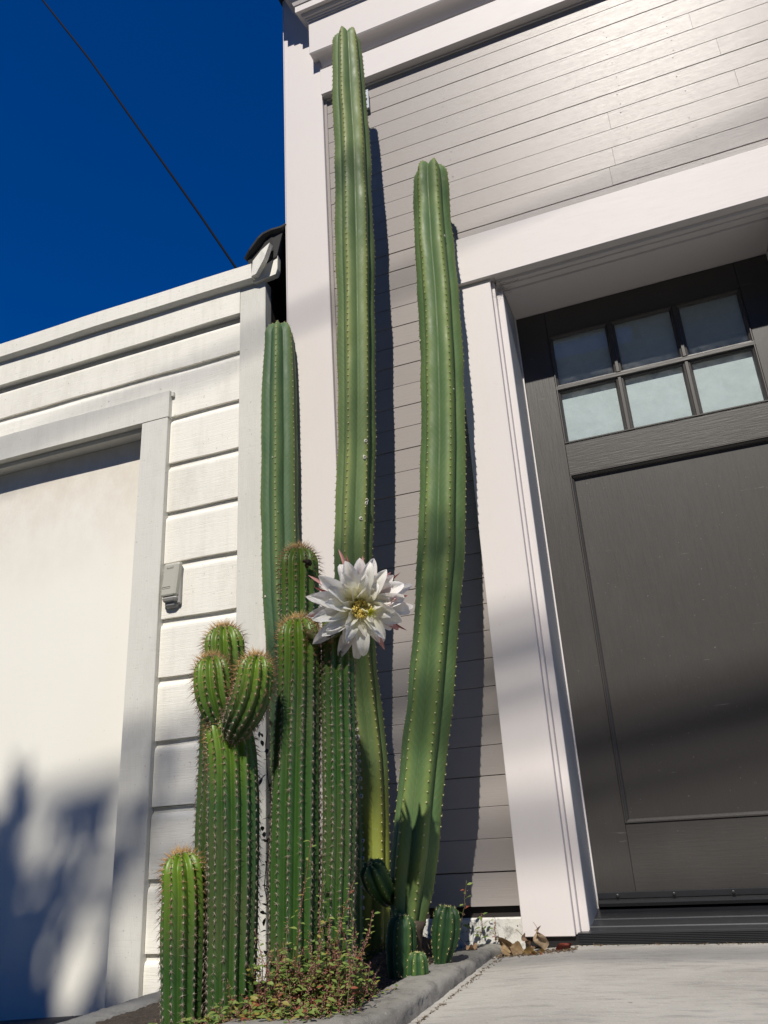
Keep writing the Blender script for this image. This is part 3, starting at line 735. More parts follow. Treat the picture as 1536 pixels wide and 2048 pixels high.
class Column:
    def __init__(s, ctrl, ribs, phase=0, groove=.66, power=.8, step=.008, twist=0., cap=1.15, dip=.2, per=10, tri=.5, noise=.02, seed=0, notch=0., pitch=.02):
        s.rng = np.random.default_rng(seed)
        s.ribs, s.groove, s.power, s.phase, s.tri, s.dip = ribs, groove, power, phase, tri, dip
        s.notch, s.pitch = notch, pitch
        S_, Q, r = resample(ctrl, step)
        T = np.gradient(Q, axis=0); T /= np.linalg.norm(T, axis=1)[:, None]
        a = np.zeros_like(T); a0 = np.array([1., 0, 0])
        for i in range(len(T)):
            a0 = a0 - T[i]*a0.dot(T[i]); a0 /= np.linalg.norm(a0); a[i] = a0
        s.S, s.Q, s.T, s.A, s.B, s.r = S_, Q, T, a, np.cross(T, a), r
        s.twist = twist; s.len = S_[-1]
        nb = s.rng.normal(0, 1, (ribs, 40))
        s.nb = nb; s.noise = noise; s.pk = np.arange(0, s.len+.4, .13); s.pv = s.rng.normal(0, 1, len(s.pk)); s.cap = cap; s.per = per
    def prof(s, phi):
        x = (phi*s.ribs/(2*math.pi)) % 1.0            # 0 = crest
        tri = np.abs(2*x-1); cosv = np.abs(np.cos(np.pi*x))
        w = s.tri*tri + (1-s.tri)*cosv
        return w
    def point(s, arc, phi, lift=0.0, capa=None):
        """arc along the axis (arrays), phi round it; capa = angle 0..pi/2 on the domed tip"""
        arc = np.atleast_1d(arc).astype(float); phi = np.broadcast_to(np.atleast_1d(phi), arc.shape).astype(float)
        w = s.prof(phi)
        I = lambda F_: np.stack([np.interp(arc, s.S, F_[:, i]) for i in range(3)], 1)
        Q, T, A, B = I(s.Q), I(s.T), I(s.A), I(s.B); r = np.interp(arc, s.S, s.r)*(1 + s.noise*.7*np.interp(arc, s.pk, s.pv))
        rib = np.floor(phi*s.ribs/(2*math.pi)+.5).astype(int) % s.ribs
        pos = arc/.09; i0 = np.floor(pos).astype(int); fr = pos-i0; fr = fr*fr*(3-2*fr)
        nz = s.nb[rib, i0 % 40]*(1-fr) + s.nb[rib, (i0+1) % 40]*fr
        g = s.groove + (1-s.groove)*np.power(np.clip(w, 1e-6, 1), s.power)
        rr = r*g*(1+s.noise*nz*w)
        if s.notch: rr = rr - s.notch*np.power(np.clip(w, 0, 1), 6)*(.5+.5*np.cos(2*np.pi*arc/s.pitch))
        rr = rr + lift
        ang = phi + s.phase + s.twist*arc
        D = A*np.cos(ang)[:, None] + B*np.sin(ang)[:, None]
        if capa is None: return Q + D*rr[:, None], D
        ca, sa = np.cos(capa), np.sin(capa)
        hgt = r*s.cap*sa*(1-(1-g)*.9*ca) - r*s.dip*np.power(np.clip(capa/(np.pi/2), 0, 1), 5) - (1-w)*r*.16*sa
        P = Q + D*(rr*ca)[:, None] + T*(hgt + lift*sa)[:, None]
        N = D*ca[:, None] + T*sa[:, None]
        return P, N/np.linalg.norm(N, axis=1)[:, None]
    def build(s, name, mat, parent, tipfade=.12):
        nc = s.ribs*s.per; ph = np.arange(nc)/nc*2*math.pi
        rows, crest, tip, arcv, hg = [], [], [], [], []
        w = s.prof(ph)
        for a in s.S:
            P, _ = s.point(np.full(nc, a), ph); rows.append(P); crest.append(w); tip.append(np.full(nc, max(0, 1-(s.len-a)/tipfade))); arcv.append(np.full(nc, a)); hg.append(P[:, 2])
        for c in np.linspace(0, 90, 12)[1:]:
            cc = math.radians(min(c, 89.0)); P, _ = s.point(np.full(nc, s.len), ph, 0, np.full(nc, cc))
            rows.append(P); crest.append(w); tip.append(np.full(nc, 1.)); arcv.append(np.full(nc, s.len+cc*.05)); hg.append(P[:, 2])
        V = np.concatenate(rows); n = len(rows)
        i = np.arange(n-1)[:, None]*nc; j = np.arange(nc)[None]; j2 = (j+1) % nc
        F = np.stack([i+j, i+j2, i+nc+j2, i+nc+j], -1).reshape(-1, 4)
        hz = np.concatenate(hg)
        return mesh(name, V, F, mat, parent, True, {'crest': np.concatenate(crest), 'tip': np.concatenate(tip), 'arc': np.concatenate(arcv), 'hgt': np.clip((hz+.3), 0, 3)})

def spines_mesh(name, base, dirs, L, w, col, parent, mat='spine'):
    n = len(base)
    dirs = dirs/np.linalg.norm(dirs, axis=1)[:, None]
    ref = np.where(np.abs(dirs[:, 2:3]) < .9, np.array([[0, 0, 1.]]), np.array([[1., 0, 0]]))
    a = np.cross(dirs, ref); a /= np.linalg.norm(a, axis=1)[:, None]; b = np.cross(dirs, a)
    w = np.broadcast_to(w, (n,))[:, None]
    V = np.stack([base+a*w, base-.5*a*w+.87*b*w, base-.5*a*w-.87*b*w, base+dirs*L[:, None]], 1).reshape(-1, 3)
    k = np.arange(n)[:, None]*4
    F = np.concatenate([k+np.array([[0, 1, 3]]), k+np.array([[1, 2, 3]]), k+np.array([[2, 0, 3]])], 0)
    o = mesh(name, V, F, M[mat], parent, False, {'tint': np.repeat(col, 4, axis=0)})
    return meta(o, kind='stuff')

OCT_V = np.array([(1, 0, 0), (-1, 0, 0), (0, 1, 0), (0, -1, 0), (0, 0, 1), (0, 0, -1)], float)
OCT_F = np.array([(0, 2, 4), (2, 1, 4), (1, 3, 4), (3, 0, 4), (2, 0, 5), (1, 2, 5), (3, 1, 5), (0, 3, 5)])
def blobs(name, pos, size, col, parent, mat='felt_areole', stretch=(1, 1, 1), smooth=True):
    n = len(pos); size = np.broadcast_to(size, (n,))
    V = (pos[:, None, :] + OCT_V[None]*size[:, None, None]*np.array(stretch)).reshape(-1, 3)
    F = (np.arange(n)[:, None, None]*6 + OCT_F[None]).reshape(-1, 3)
    o = mesh(name, V, F, M[mat], parent, smooth, {'tint': np.repeat(col, 6, axis=0)})
    return meta(o, kind='stuff')

def areoles(col, pitch, start, tipcap=True):
    """areole positions on every crest: arc / cap angle, rib"""
    P, N, Tn, tip, hh = [], [], [], [], []
    for k in range(col.ribs):
        ph = 2*math.pi*k/col.ribs
        off = col.rng.uniform(0, 1.)*pitch if not col.notch else pitch*.5
        arcs = np.arange(start+off, col.len, pitch)
        if not col.notch: arcs = arcs + col.rng.normal(0, pitch*.13, len(arcs))
        p, d = col.point(arcs, np.full(len(arcs), ph)); P.append(p); N.append(d); tip.append(np.clip(1-(col.len-arcs)/.14, 0, 1))
        T = np.stack([np.interp(arcs, col.S, col.T[:, i]) for i in range(3)], 1); Tn.append(T); hh.append(arcs/col.len)
        if tipcap:
            r = col.r[-1]; m_ = max(2, int(r*1.5/(pitch*.6))); ca = np.linspace(.12, 1.42, m_)
            p, d = col.point(np.full(m_, col.len), np.full(m_, ph), 0, ca); P.append(p); N.append(d)
            Tt = np.broadcast_to(col.T[-1], (m_, 3)); Dd = d - Tt*np.sum(d*Tt, 1)[:, None]; Dd /= np.linalg.norm(Dd, axis=1)[:, None]+1e-9
            Tn.append(Tt*np.cos(ca)[:, None] - Dd*np.sin(ca)[:, None]); tip.append(1+ca/1.57); hh.append(np.ones(m_))
    return map(np.concatenate, (P, N, Tn, tip, hh))

def torch_clothes(col, parent, pitch=.0125, start=.02, brown_side=None, density=1.0):
    P, N, T, tip, hh = areoles(col, pitch, start)
    n = len(P); rng = col.rng; Bn = np.cross(T, N)
    at = np.clip(tip, 0, 1)[:, None]
    colr = (1-at)*np.array([.36, .33, .28]) + at*np.array([.62, .56, .44])
    blobs('areole_felt', P+N*.0006, .0019*rng.uniform(.6, 1.25, n), colr*rng.uniform(.45, 1.1, (n, 1)), parent)
    base, dirs, L, C, W = [], [], [], [], []
    patch = np.clip(np.sin(hh*23+P[:, 0]*60+col.rng.uniform(0, 6))*np.sin(P[:, 0]*130+hh*9), 0, 1)**2
    layout = [(-90, .55, 1.0), (-62, .35, .85), (-118, .35, .85), (-35, .3, .75), (-145, .3, .75), (-10, .35, .6), (-170, .35, .6), (60, .6, .5), (120, .6, .5), (-90, 1.4, .8)]
    for ang, outw, ln in layout:
        a = np.radians(ang + rng.normal(0, 20, n)); keep = rng.random(n) < (.88 - .5*(patch))*density
        tcap = np.clip(tip-1, 0, 1)
        lat = np.cos(a)[:, None]*Bn + np.sin(a)[:, None]*T
        ow = outw*rng.uniform(.8, 1.3, n) + np.clip(tip, 0, 1)*.9
        d = lat + N*ow[:, None]
        # at the tip spines stand up
        up = (tcap*1.2+np.clip(tip, 0, 1)*.35)[:, None]
        d = d + T*up*(.4 if ang < 0 else .6)
        l = (.0135*ln*(1+.4*np.clip(tip, 0, 1)+.1*tcap))*rng.uniform(.4, 1.5, n)
        old = np.array([.34, .27, .20])*rng.uniform(.6, 1.3, (n, 1)); new = np.array([.46, .28, .09])*rng.uniform(.35, 1.2, (n, 1))
        mid = np.array([.28, .14, .08])*rng.uniform(.5, 1.3, (n, 1))
        t1 = np.clip(tip, 0, 1)[:, None]
        c = np.where(t1 > .62, new*(t1-.6)/.4 + mid*(1-(t1-.6)/.4), old*(1-t1/.62)+mid*t1/.62)
        if brown_side is not None:
            bs = np.clip((N @ np.array(brown_side)), 0, 1)[:, None]**1.5
            c = c*(1-bs*.45) + np.array([.15, .09, .05])*bs*.45
        base.append(P[keep]); dirs.append(d[keep]); L.append(l[keep]); C.append(c[keep]); W.append(np.full(keep.sum(), .00060))
    spines_mesh('spines', np.concatenate(base), np.concatenate(dirs), np.concatenate(L), np.concatenate(W), np.clip(np.concatenate(C), 0, 1), parent)

def pedro_clothes(col, parent, pitch, start, scars=None, size=.0021):
    P, N, T, tip, hh = areoles(col, pitch, start)
    n = len(P); rng = col.rng; Bn = np.cross(T, N)
    felt = np.array([.60, .54, .32])*rng.uniform(.6, 1.2, (n, 1))
    blobs('areole_felt', P-N*.0004, size, felt, parent, stretch=(1, 1, .8))
    base, dirs, L, C = [], [], [], []
    for ang, ow in ((-50, .7), (-130, .7), (-90, 1.3), (80, .7)):
        a = np.radians(ang+rng.normal(0, 14, n)); keep = rng.random(n) < .75
        d = np.cos(a)[:, None]*Bn + np.sin(a)[:, None]*T + N*ow
        base.append(P[keep]); dirs.append(d[keep]); L.append(.0055*rng.uniform(.6, 1.3, keep.sum())); C.append(np.array([.55, .50, .20])*rng.uniform(.7, 1.2, (keep.sum(), 1)))
    spines_mesh('spines', np.concatenate(base), np.concatenate(dirs), np.concatenate(L), .0005, np.clip(np.concatenate(C), 0, 1), parent)

# the three tall columns (x, y, z, radius)
A = [(-1.128, -.07, -.33, .050), (-1.128, -.07, -.03, .052), (-1.132, -.07, .244, .054), (-1.139, -.07, .544, .060), (-1.150, -.07, .707, .063), (-1.153, -.07, .877, .065), (-1.155, -.07, 1.055, .066), (-1.152, -.07, 1.242, .0665), (-1.152, -.07, 1.44, .0650), (-1.150, -.07, 1.60, .060), (-1.150, -.07, 1.697, .0550)]
Bc = [(-0.8558, -0.175, -0.2978, 0.045), (-0.8549, -0.155, -0.1569, 0.0481), (-0.8559, -0.135, -0.0397, 0.0501), (-0.857, -0.125, 0.0844, 0.0511), (-0.857, -0.125, 0.2155, 0.0532), (-0.8609, -0.14, 0.3515, 0.0532), (-0.8558, -0.175, 0.4845, 0.0542), (-0.8438, -0.212, 0.6232, 0.0547), (-0.8348, -0.222, 0.7699, 0.0568), (-0.822, -0.222, 0.9264, 0.0578), (-0.8092, -0.222, 1.0908, 0.0578), (-0.7964, -0.232, 1.2571, 0.0599), (-0.7885, -0.232, 1.4392, 0.0618), (-0.7816, -0.232, 1.6311, 0.0629), (-0.7747, -0.232, 1.8339, 0.066), (-0.7688, -0.232, 2.0485, 0.066), (-0.7639, -0.232, 2.2779, 0.066), (-0.7649, -0.232, 2.524, 0.0639), (-0.7629, -0.232, 2.7307, 0.0599), (-0.7619, -0.232, 2.8232, 0.0542)]
Cc = [(-0.716, -0.285, -0.232, 0.03), (-0.714, -0.28, -0.205, 0.04), (-0.708, -0.265, -0.131, 0.056), (-0.6871, -0.27, -0.0426, 0.0593), (-0.6703, -0.26, 0.0703, 0.0577), (-0.6515, -0.25, 0.1891, 0.0603), (-0.626, -0.255, 0.3115, 0.0629), (-0.6064, -0.245, 0.4413, 0.0624), (-0.5878, -0.235, 0.578, 0.0624), (-0.5702, -0.215, 0.7255, 0.0681), (-0.5585, -0.2, 0.8819, 0.0681), (-0.5458, -0.185, 1.0453, 0.0687), (-0.535, -0.175, 1.2184, 0.0682), (-0.5262, -0.165, 1.4025, 0.0677), (-0.5213, -0.155, 1.5993, 0.0682), (-0.5213, -0.145, 1.8178, 0.0677), (-0.5154, -0.14, 2.0421, 0.0649), (-0.5125, -0.135, 2.1317, 0.0601)]
def col_thing(label, ctrl, mat, name='columnar_cactus', **kw):
    t = thing(name, label, 'cactus', ctrl[0][:3], kw.pop('group', None))
    pitch = kw.pop('apitch', .02); clothes = kw.pop('clothes', 'pedro'); start = kw.pop('start', .02); bs = kw.pop('brown_side', None); sz = kw.pop('size', .0031)
    c = Column(ctrl, **kw)
    c.build('stem', M[mat], t, kw.get('tf', .14))
    if clothes == 'pedro': pedro_clothes(c, t, pitch, start, size=sz)
    else: torch_clothes(c, t, pitch, start, bs)
    return t, c
GP = 'tall smooth cactus columns by the wall'
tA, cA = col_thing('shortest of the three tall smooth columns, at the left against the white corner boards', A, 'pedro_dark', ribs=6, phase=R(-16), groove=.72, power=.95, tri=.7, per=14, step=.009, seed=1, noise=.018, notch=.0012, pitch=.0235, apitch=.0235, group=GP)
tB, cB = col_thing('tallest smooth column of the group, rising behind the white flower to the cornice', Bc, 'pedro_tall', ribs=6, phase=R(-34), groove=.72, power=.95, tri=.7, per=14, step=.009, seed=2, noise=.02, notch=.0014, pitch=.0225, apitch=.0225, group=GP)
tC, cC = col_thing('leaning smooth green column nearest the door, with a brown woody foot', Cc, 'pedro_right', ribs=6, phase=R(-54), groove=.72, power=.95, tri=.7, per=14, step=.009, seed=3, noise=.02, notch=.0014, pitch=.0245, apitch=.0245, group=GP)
# woody foot of the leaning column
v, f = tube_data([(-.712, -.285, -.30), (-.712, -.285, -.25), (-.712, -.283, -.215), (-.711, -.280, -.195)], [.040, .028, .034, .041], 14); mesh('woody_foot', v, f, M['bark'], tC, smooth=True)
# corky scars on the lower part of the tallest column
def scars(col, parent, arcs, phis, size, ring=True):
    V, F, C = [], [], []
    for a, ph, sz in zip(arcs, phis, size):
        P, N = col.point(np.array([a]), np.array([ph]), .0012); P, N = P[0], N[0]
        T = np.array([np.interp(a, col.S, col.T[:, i]) for i in range(3)]); Bn = np.cross(T, N); n0 = len(V)
        k = 9; jit = RNG.uniform(.75, 1.25, k)
        for rr, ll, cc in ((.42, .0, (.05, .04, .03)), (.6, .0016, (.62, .58, .52)), (1.0, .0012, (.60, .57, .50)), (1.25, -.0030, (.45, .44, .32))):
            for q in range(k):
                w = 2*math.pi*q/k; V.append(P + (Bn*math.cos(w)*.8+T*math.sin(w)*1.1)*sz*rr*jit[q] + N*ll); C.append(cc)
        V.append(P-N*.002); C.append((.03, .02, .02))
        for lay in range(3):
            for q in range(k): F.append((n0+lay*k+q, n0+lay*k+(q+1) % k, n0+(lay+1)*k+(q+1) % k, n0+(lay+1)*k+q))
        for q in range(k): F.append((n0+4*k, n0+(q+1) % k, n0+q))
    o = mesh('corky_scars', V, F, M['felt_areole'], parent, True, {'tint': C}); fix_normals(o); meta(o, kind='stuff')
def arc_at_z(col, z): return float(np.interp(z, col.Q[:, 2], col.S))
phs = [2*math.pi*k/6 for k in range(6)]
za, pa, sa_ = [], [], []
front = min(range(6), key=lambda k: col_dir if (col_dir := float(np.dot(cB.point(np.array([.4]), np.array([phs[k]]))[1][0], (-.35, .93, 0)))) else 0)
for z in np.arange(-.2, .36, .0225*1.0):
    if random.random() < .8: za.append(arc_at_z(cB, z)); pa.append(phs[front]); sa_.append(random.choice([.0032, .0045, .0062]) if z > 0 else .004)
for z in (1.045, 1.10, .91, .90, .85): za.append(arc_at_z(cB, z)); pa.append(phs[(front+1) % 6]+random.uniform(-.25, .1)); sa_.append(.0055)
scars(cB, tB, za, pa, sa_)
for cc_, tt_, sd_ in ((cC, tC, 5), (cA, tA, 6)):
    rs_ = random.Random(sd_); n_ = 7
    scars(cc_, tt_, [rs_.uniform(.3, cc_.len-.2) for _ in range(n_)], [2*math.pi*rs_.randint(3, 6)/6+rs_.uniform(-.4, .4) for _ in range(n_)], [rs_.uniform(.0018, .0036) for _ in range(n_)])

# young columns at the feet
pups = [('small round dark green pup against the foot of the tallest column', [(-.775, -.24, -.15, .020), (-.764, -.30, -.13, .030), (-.761, -.345, -.105, .0355), (-.763, -.36, -.085, .0345)], 7, 'pup'),
        ('shaded dark green pup on the soil in front of the leaning column', [(-.718, -.345, -.32, .026), (-.716, -.342, -.276, .033), (-.714, -.34, -.235, .037), (-.710, -.34, -.203, .034)], 7, 'pup'),
        ('egg shaped green pup at the foot of the leaning column, near the foundation', [(-.632, -.305, -.300, .012), (-.630, -.305, -.268, .022), (-.622, -.30, -.240, .0315), (-.616, -.30, -.212, .0355), (-.612, -.30, -.190, .0335)], 8, 'pup'),
        ('smallest green pup, lowest by the inner edge of the kerb', [(-.642, -.44, -.305, .018), (-.640, -.44, -.278, .0235), (-.639, -.44, -.256, .0215)], 7, 'pup')]
for i, (lab, ct, nr, _) in enumerate(pups):
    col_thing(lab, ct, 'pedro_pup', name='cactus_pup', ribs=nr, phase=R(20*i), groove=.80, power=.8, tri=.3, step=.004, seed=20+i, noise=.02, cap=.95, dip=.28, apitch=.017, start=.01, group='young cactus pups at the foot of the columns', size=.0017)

# spiny torch cacti
GT = 'spiny torch cacti in the planter'
E_ = [(-0.8, -0.7, -0.43, 0.044), (-0.8, -0.7, -0.298, 0.044), (-0.797, -0.7, -0.199, 0.0484), (-0.795, -0.7, -0.112, 0.049), (-0.792, -0.7, -0.022, 0.0499), (-0.789, -0.7, 0.073, 0.05), (-0.785, -0.7, 0.171, 0.0492), (-0.78, -0.7, 0.274, 0.0487), (-0.776, -0.7, 0.381, 0.0482), (-0.777, -0.7, 0.405, 0.0473)]
D_ = [(-0.865, -0.56, -0.43, 0.039), (-0.865, -0.56, -0.29, 0.039), (-0.86, -0.56, -0.024, 0.0403), (-0.848, -0.56, 0.298, 0.046), (-0.844, -0.56, 0.539, 0.0482), (-0.842, -0.56, 0.603, 0.0488), (-0.842, -0.56, 0.625, 0.0478)]
F_ = [(-0.721, -0.68, -0.43, 0.0318), (-0.721, -0.68, -0.293, 0.0318), (-0.718, -0.68, -0.202, 0.0324), (-0.712, -0.68, -0.116, 0.0332), (-0.705, -0.68, -0.026, 0.0343), (-0.7, -0.68, 0.067, 0.0355), (-0.697, -0.68, 0.165, 0.0364), (-0.696, -0.68, 0.267, 0.0367), (-0.693, -0.68, 0.374, 0.0364), (-0.69, -0.68, 0.434, 0.0357)]
G_ = [(-0.894, -0.77, -0.43, 0.0438), (-0.894, -0.77, -0.341, 0.0438), (-0.893, -0.77, -0.189, 0.047), (-0.892, -0.77, -0.103, 0.0485), (-0.892, -0.77, -0.014, 0.05), (-0.894, -0.77, 0.079, 0.0517), (-0.899, -0.77, 0.176, 0.0499), (-0.908, -0.77, 0.209, 0.0489)]
H_ = [(-1.0, -0.66, -0.43, 0.0386), (-1.0, -0.66, -0.325, 0.0386), (-1.006, -0.66, -0.11, 0.0406), (-1.005, -0.66, 0.037, 0.0436), (-1.001, -0.66, 0.139, 0.044), (-0.998, -0.66, 0.247, 0.0455), (-0.985, -0.66, 0.358, 0.0472), (-0.99, -0.66, 0.427, 0.0463)]
I_ = [(-0.989, -0.78, -0.43, 0.0369), (-0.989, -0.78, -0.341, 0.0369), (-0.993, -0.78, -0.228, 0.0418), (-0.995, -0.78, -0.144, 0.0432), (-0.997, -0.78, -0.082, 0.0418), (-1.001, -0.78, -0.054, 0.041)]
kwT = dict(groove=.80, power=.9, tri=.3, step=.008, noise=.015, cap=1.05, dip=.12, per=8)
bs = (.9, -.1, 0)
tE, cE = col_thing('front spiny torch in the middle of the clump, bearing the large white flower', E_, 'torch', name='torch_cactus', ribs=13, phase=R(4), seed=31, clothes='torch', apitch=.0135, group=GT, brown_side=bs, **kwT)
tD, cD = col_thing('spiny torch rising highest, behind the middle one and left of the flower', D_, 'torch', name='torch_cactus', ribs=13, phase=R(10), seed=32, clothes='torch', apitch=.013, group=GT, brown_side=bs, **kwT)
tF, cF = col_thing('spiny torch standing under the white flower at the right end of the clump', F_, 'torch', name='torch_cactus', ribs=12, phase=R(2), seed=33, clothes='torch', apitch=.0135, group=GT, brown_side=bs, **kwT)
tG, cG = col_thing('front left spiny torch forked into two rounded heads', G_, 'torch', name='torch_cactus', ribs=14, phase=R(0), seed=34, clothes='torch', apitch=.014, group=GT, **kwT)
tH, cH = col_thing('spiny torch at the back left, its top showing above the forked one', H_, 'torch', name='torch_cactus', ribs=13, phase=R(7), seed=35, clothes='torch', apitch=.0135, group=GT, **kwT)
tI, cI = col_thing('short spiny torch at the far left of the clump', I_, 'torch', name='torch_cactus', ribs=12, phase=R(3), seed=36, clothes='torch', apitch=.0135, group=GT, **kwT)
for j, arm in enumerate(([(-.905, -.78, .205, .014), (-.913, -.79, .236, .029), (-.923, -.795, .268, .037), (-.929, -.797, .295, .0395), (-.932, -.797, .317, .0395), (-.933, -.797, .332, .038)],
                         [(-.890, -.79, .192, .016), (-.872, -.806, .212, .029), (-.850, -.812, .234, .037), (-.832, -.815, .262, .0395), (-.822, -.815, .290, .039), (-.819, -.815, .318, .037)])):
    c = Column(arm, ribs=13, phase=R(5+j*6), seed=50+j, **dict(kwT, step=.006))
    h = c.build('head', M['torch'], tG, .10)
    torch_clothes(c, h, .0125, .012)
# dried stem of a creeper and a withered bud scar
wb = blobs('withered_bud', np.array([(-.797, -.60, .618)])+RNG.normal(0, .0045, (16, 3)), .006, np.tile((.035, .018, .012), (16, 1)), tD)

# ------------------------------------------------------------------ the flower (part of the torch that carries it)
fc = np.array([-.610, -.740, .449]); ax = np.array([.46, -.86, -.20]); ax /= np.linalg.norm(ax)
e1 = np.cross([0, 0, 1.], ax); e1 /= np.linalg.norm(e1); e2 = np.cross(ax, e1)       # e1 right, e2 up
base_c = fc - ax*.035
tp = [(-.755, -.715, .418), (-.735, -.722, .402), (-.712, -.730, .392), (-.688, -.732, .394), (-.664, -.728, .406), tuple(base_c-ax*.010), tuple(base_c)]
v, f = tube_data(tp, [.010, .011, .0115, .011, .0115, .013, .016], 14)
fl = mesh('flower', v, f, M['leaf'], tE, True, {'tint': np.tile((.085, .10, .02), (len(v), 1))*RNG.uniform(.5, 1.3, (len(v), 1))})
# woolly scales along the floral tube
pv = np.array(v)[:7*14]; idx = RNG.integers(0, len(pv), 500); cen = np.array(tp)[idx//14]
nd = pv[idx]-cen; nd /= np.linalg.norm(nd, axis=1)[:, None]+1e-9
spines_mesh('tube_hairs', pv[idx]+RNG.normal(0, .003, (500, 3)), nd+RNG.normal(0, .5, (500, 3)), RNG.uniform(.005, .012, 500), .0008, np.array([.20, .13, .06])*RNG.uniform(.5, 1.4, (500, 1)), fl)

def petal(ang, L, w, th0, th1, r0, z0, tipcol, basecol, cup=.35, twist=0., roll_=0., name='petal', ruffle=.0, curl=0.):
    nu, nv = 12, 7
    rad = e1*math.cos(ang) + e2*math.sin(ang); tan = -e1*math.sin(ang) + e2*math.cos(ang)
    V, C = [], []
    p = base_c + rad*r0 + ax*z0
    ph_ = random.uniform(0, 6)
    for i in range(nu):
        t = i/(nu-1); th = th0 + (th1-th0)*t + curl*max(0, t-.7)*3
        d = ax*math.cos(th) + rad*math.sin(th); nrm = -ax*math.sin(th) + rad*math.cos(th)   # nrm points outward/back
        if i: p = p + d*(L/(nu-1))
        wid = w*float(np.interp(t, [0, .15, .35, .6, .8, .91, .97, 1], [.35, .55, .9, 1., .72, .42, .18, .02]))
        sd = tan*math.cos(twist*t) + nrm*math.sin(twist*t)
        for j in range(nv):
            s_ = (j/(nv-1))*2-1
            q = p + sd*(s_*wid*.5) - nrm*(s_*s_*wid*cup) + nrm*(ruffle*math.sin(s_*5+t*9+ph_)*wid*t)
            V.append(q); k = min(1, t*1.3)
            c = np.array(basecol)*(1-k) + np.array(tipcol)*k
            if abs(s_) < .2: c = c*np.array([.97, .98, .93])
            C.append(c*random.uniform(.96, 1.0))
    F = [(i*nv+j, i*nv+j+1, (i+1)*nv+j+1, (i+1)*nv+j) for i in range(nu-1) for j in range(nv-1)]
    o = mesh(name, V, F, M['petal'], fl, True, {'tint': np.clip(C, 0, 1)})
    return o
white = (.95, .93, .89); cream = (.84, .80, .40); pink = (.70, .36, .34); dpink = (.36, .13, .12)
rp = random.Random(5)
def whorl(n, L, w, a0, a1, r0, z0, tc, bc, off=0, jl=.12, name='petal', **kw):
    for k in range(n):
        a = 2*math.pi*(k+off)/n + rp.uniform(-.13, .13)
        up_ = math.sin(a)*13
        petal(a, L*rp.uniform(1-jl, 1+jl), w*rp.uniform(.85, 1.15), R(a0-up_*.5+rp.uniform(-6, 6)), R(a1-up_+rp.uniform(-16, 16)), r0, z0, tc, bc,
              twist=rp.uniform(-.9, .9), cup=kw.get('cup', .25)*rp.uniform(.5, 1.5), ruffle=kw.get('ruffle', .07), curl=rp.uniform(-.7, 1.4), name=name)
whorl(6, .050, .026, 26, 60, .013, .002, white, cream, 0, cup=.35, ruffle=.17, jl=.2)
whorl(11, .072, .034, 36, 74, .015, .001, white, cream, .5, ruffle=.17, jl=.2)
whorl(13, .089, .035, 50, 90, .016, .0, white, (.86, .85, .68), 0, jl=.2, ruffle=.12)
whorl(14, .100, .030, 62, 102, .016, -.004, (.90, .86, .84), (.84, .80, .72), .5, jl=.2, ruffle=.1)
whorl(10, .112, .013, 70, 108, .016, -.008, pink, (.70, .50, .42), .2, jl=.2, name='sepal', cup=.5)
whorl(6, .102, .008, 88, 116, .015, -.012, dpink, (.40, .2, .14), .6, name='sepal', cup=.4)
# the curled pink bract at the right
for k in range(4):
    petal(R(8+k*5), .092, .020, R(62+k*3), R(70+k*9), .016, -.006, (.80, .52, .52), (.80, .7, .66), cup=1.1, twist=.6*(-1)**k, name='sepal', curl=-2.2)
# throat, stamens, style with its star
n_ = 210; a = RNG.uniform(0, 2*math.pi, n_); spread = np.sqrt(RNG.uniform(0, 1, n_))
lowbias = (a > math.pi)
rad = e1[None]*np.cos(a)[:, None] + e2[None]*np.sin(a)[:, None]
b0 = base_c + rad*.008*spread[:, None]
dirs = ax[None] + rad*(.50*spread[:, None]) + (-e2*.35+e1*.15)[None]
Ls = np.where(np.sin(a) < .3, RNG.uniform(.022, .037, n_), RNG.uniform(.014, .024, n_))
spines_mesh('stamens', b0, dirs, Ls, .0007, np.tile((.88, .80, .28), (n_, 1)), fl, 'petal')
dn = dirs/np.linalg.norm(dirs, axis=1)[:, None]
blobs('anthers', b0+dn*Ls[:, None], .0019, np.array([(.85, .66, .16)])*RNG.uniform(.85, 1.1, (n_, 1)), fl, stretch=(1, 1, 1.5))
st = [tuple(base_c), tuple(base_c+ax*.020-e2*.006), tuple(base_c+ax*.038-e2*.013+e1*.008), tuple(base_c+ax*.050-e2*.017+e1*.016)]
v, f = tube_data(st, [.0022, .0022, .0020, .0024], 8); o = mesh('style', v, f, M['petal'], fl, True, {'tint': np.tile((.82, .82, .55), (len(v), 1))})
sd = (np.array(st[3])-np.array(st[2])); sd /= np.linalg.norm(sd); s1 = np.cross(sd, e2); s1 /= np.linalg.norm(s1); s2 = np.cross(s1, sd); parts = []
for k in range(12):
    w = 2*math.pi*k/12; d = sd*.55 + (s1*math.cos(w)+s2*math.sin(w))*.8; p0 = np.array(st[3])
    parts.append(tube_data([tuple(p0), tuple(p0+d*.008), tuple(p0+d*.015+sd*.003)], [.0013, .0013, .0005], 5))
V, F = [], []
for v, f in parts:
    n0 = len(V); V += v; F += [[i+n0 for i in q] for q in f]
mesh('stigma', V, F, M['petal'], fl, True, {'tint': np.tile((.78, .76, .08), (len(V), 1))})
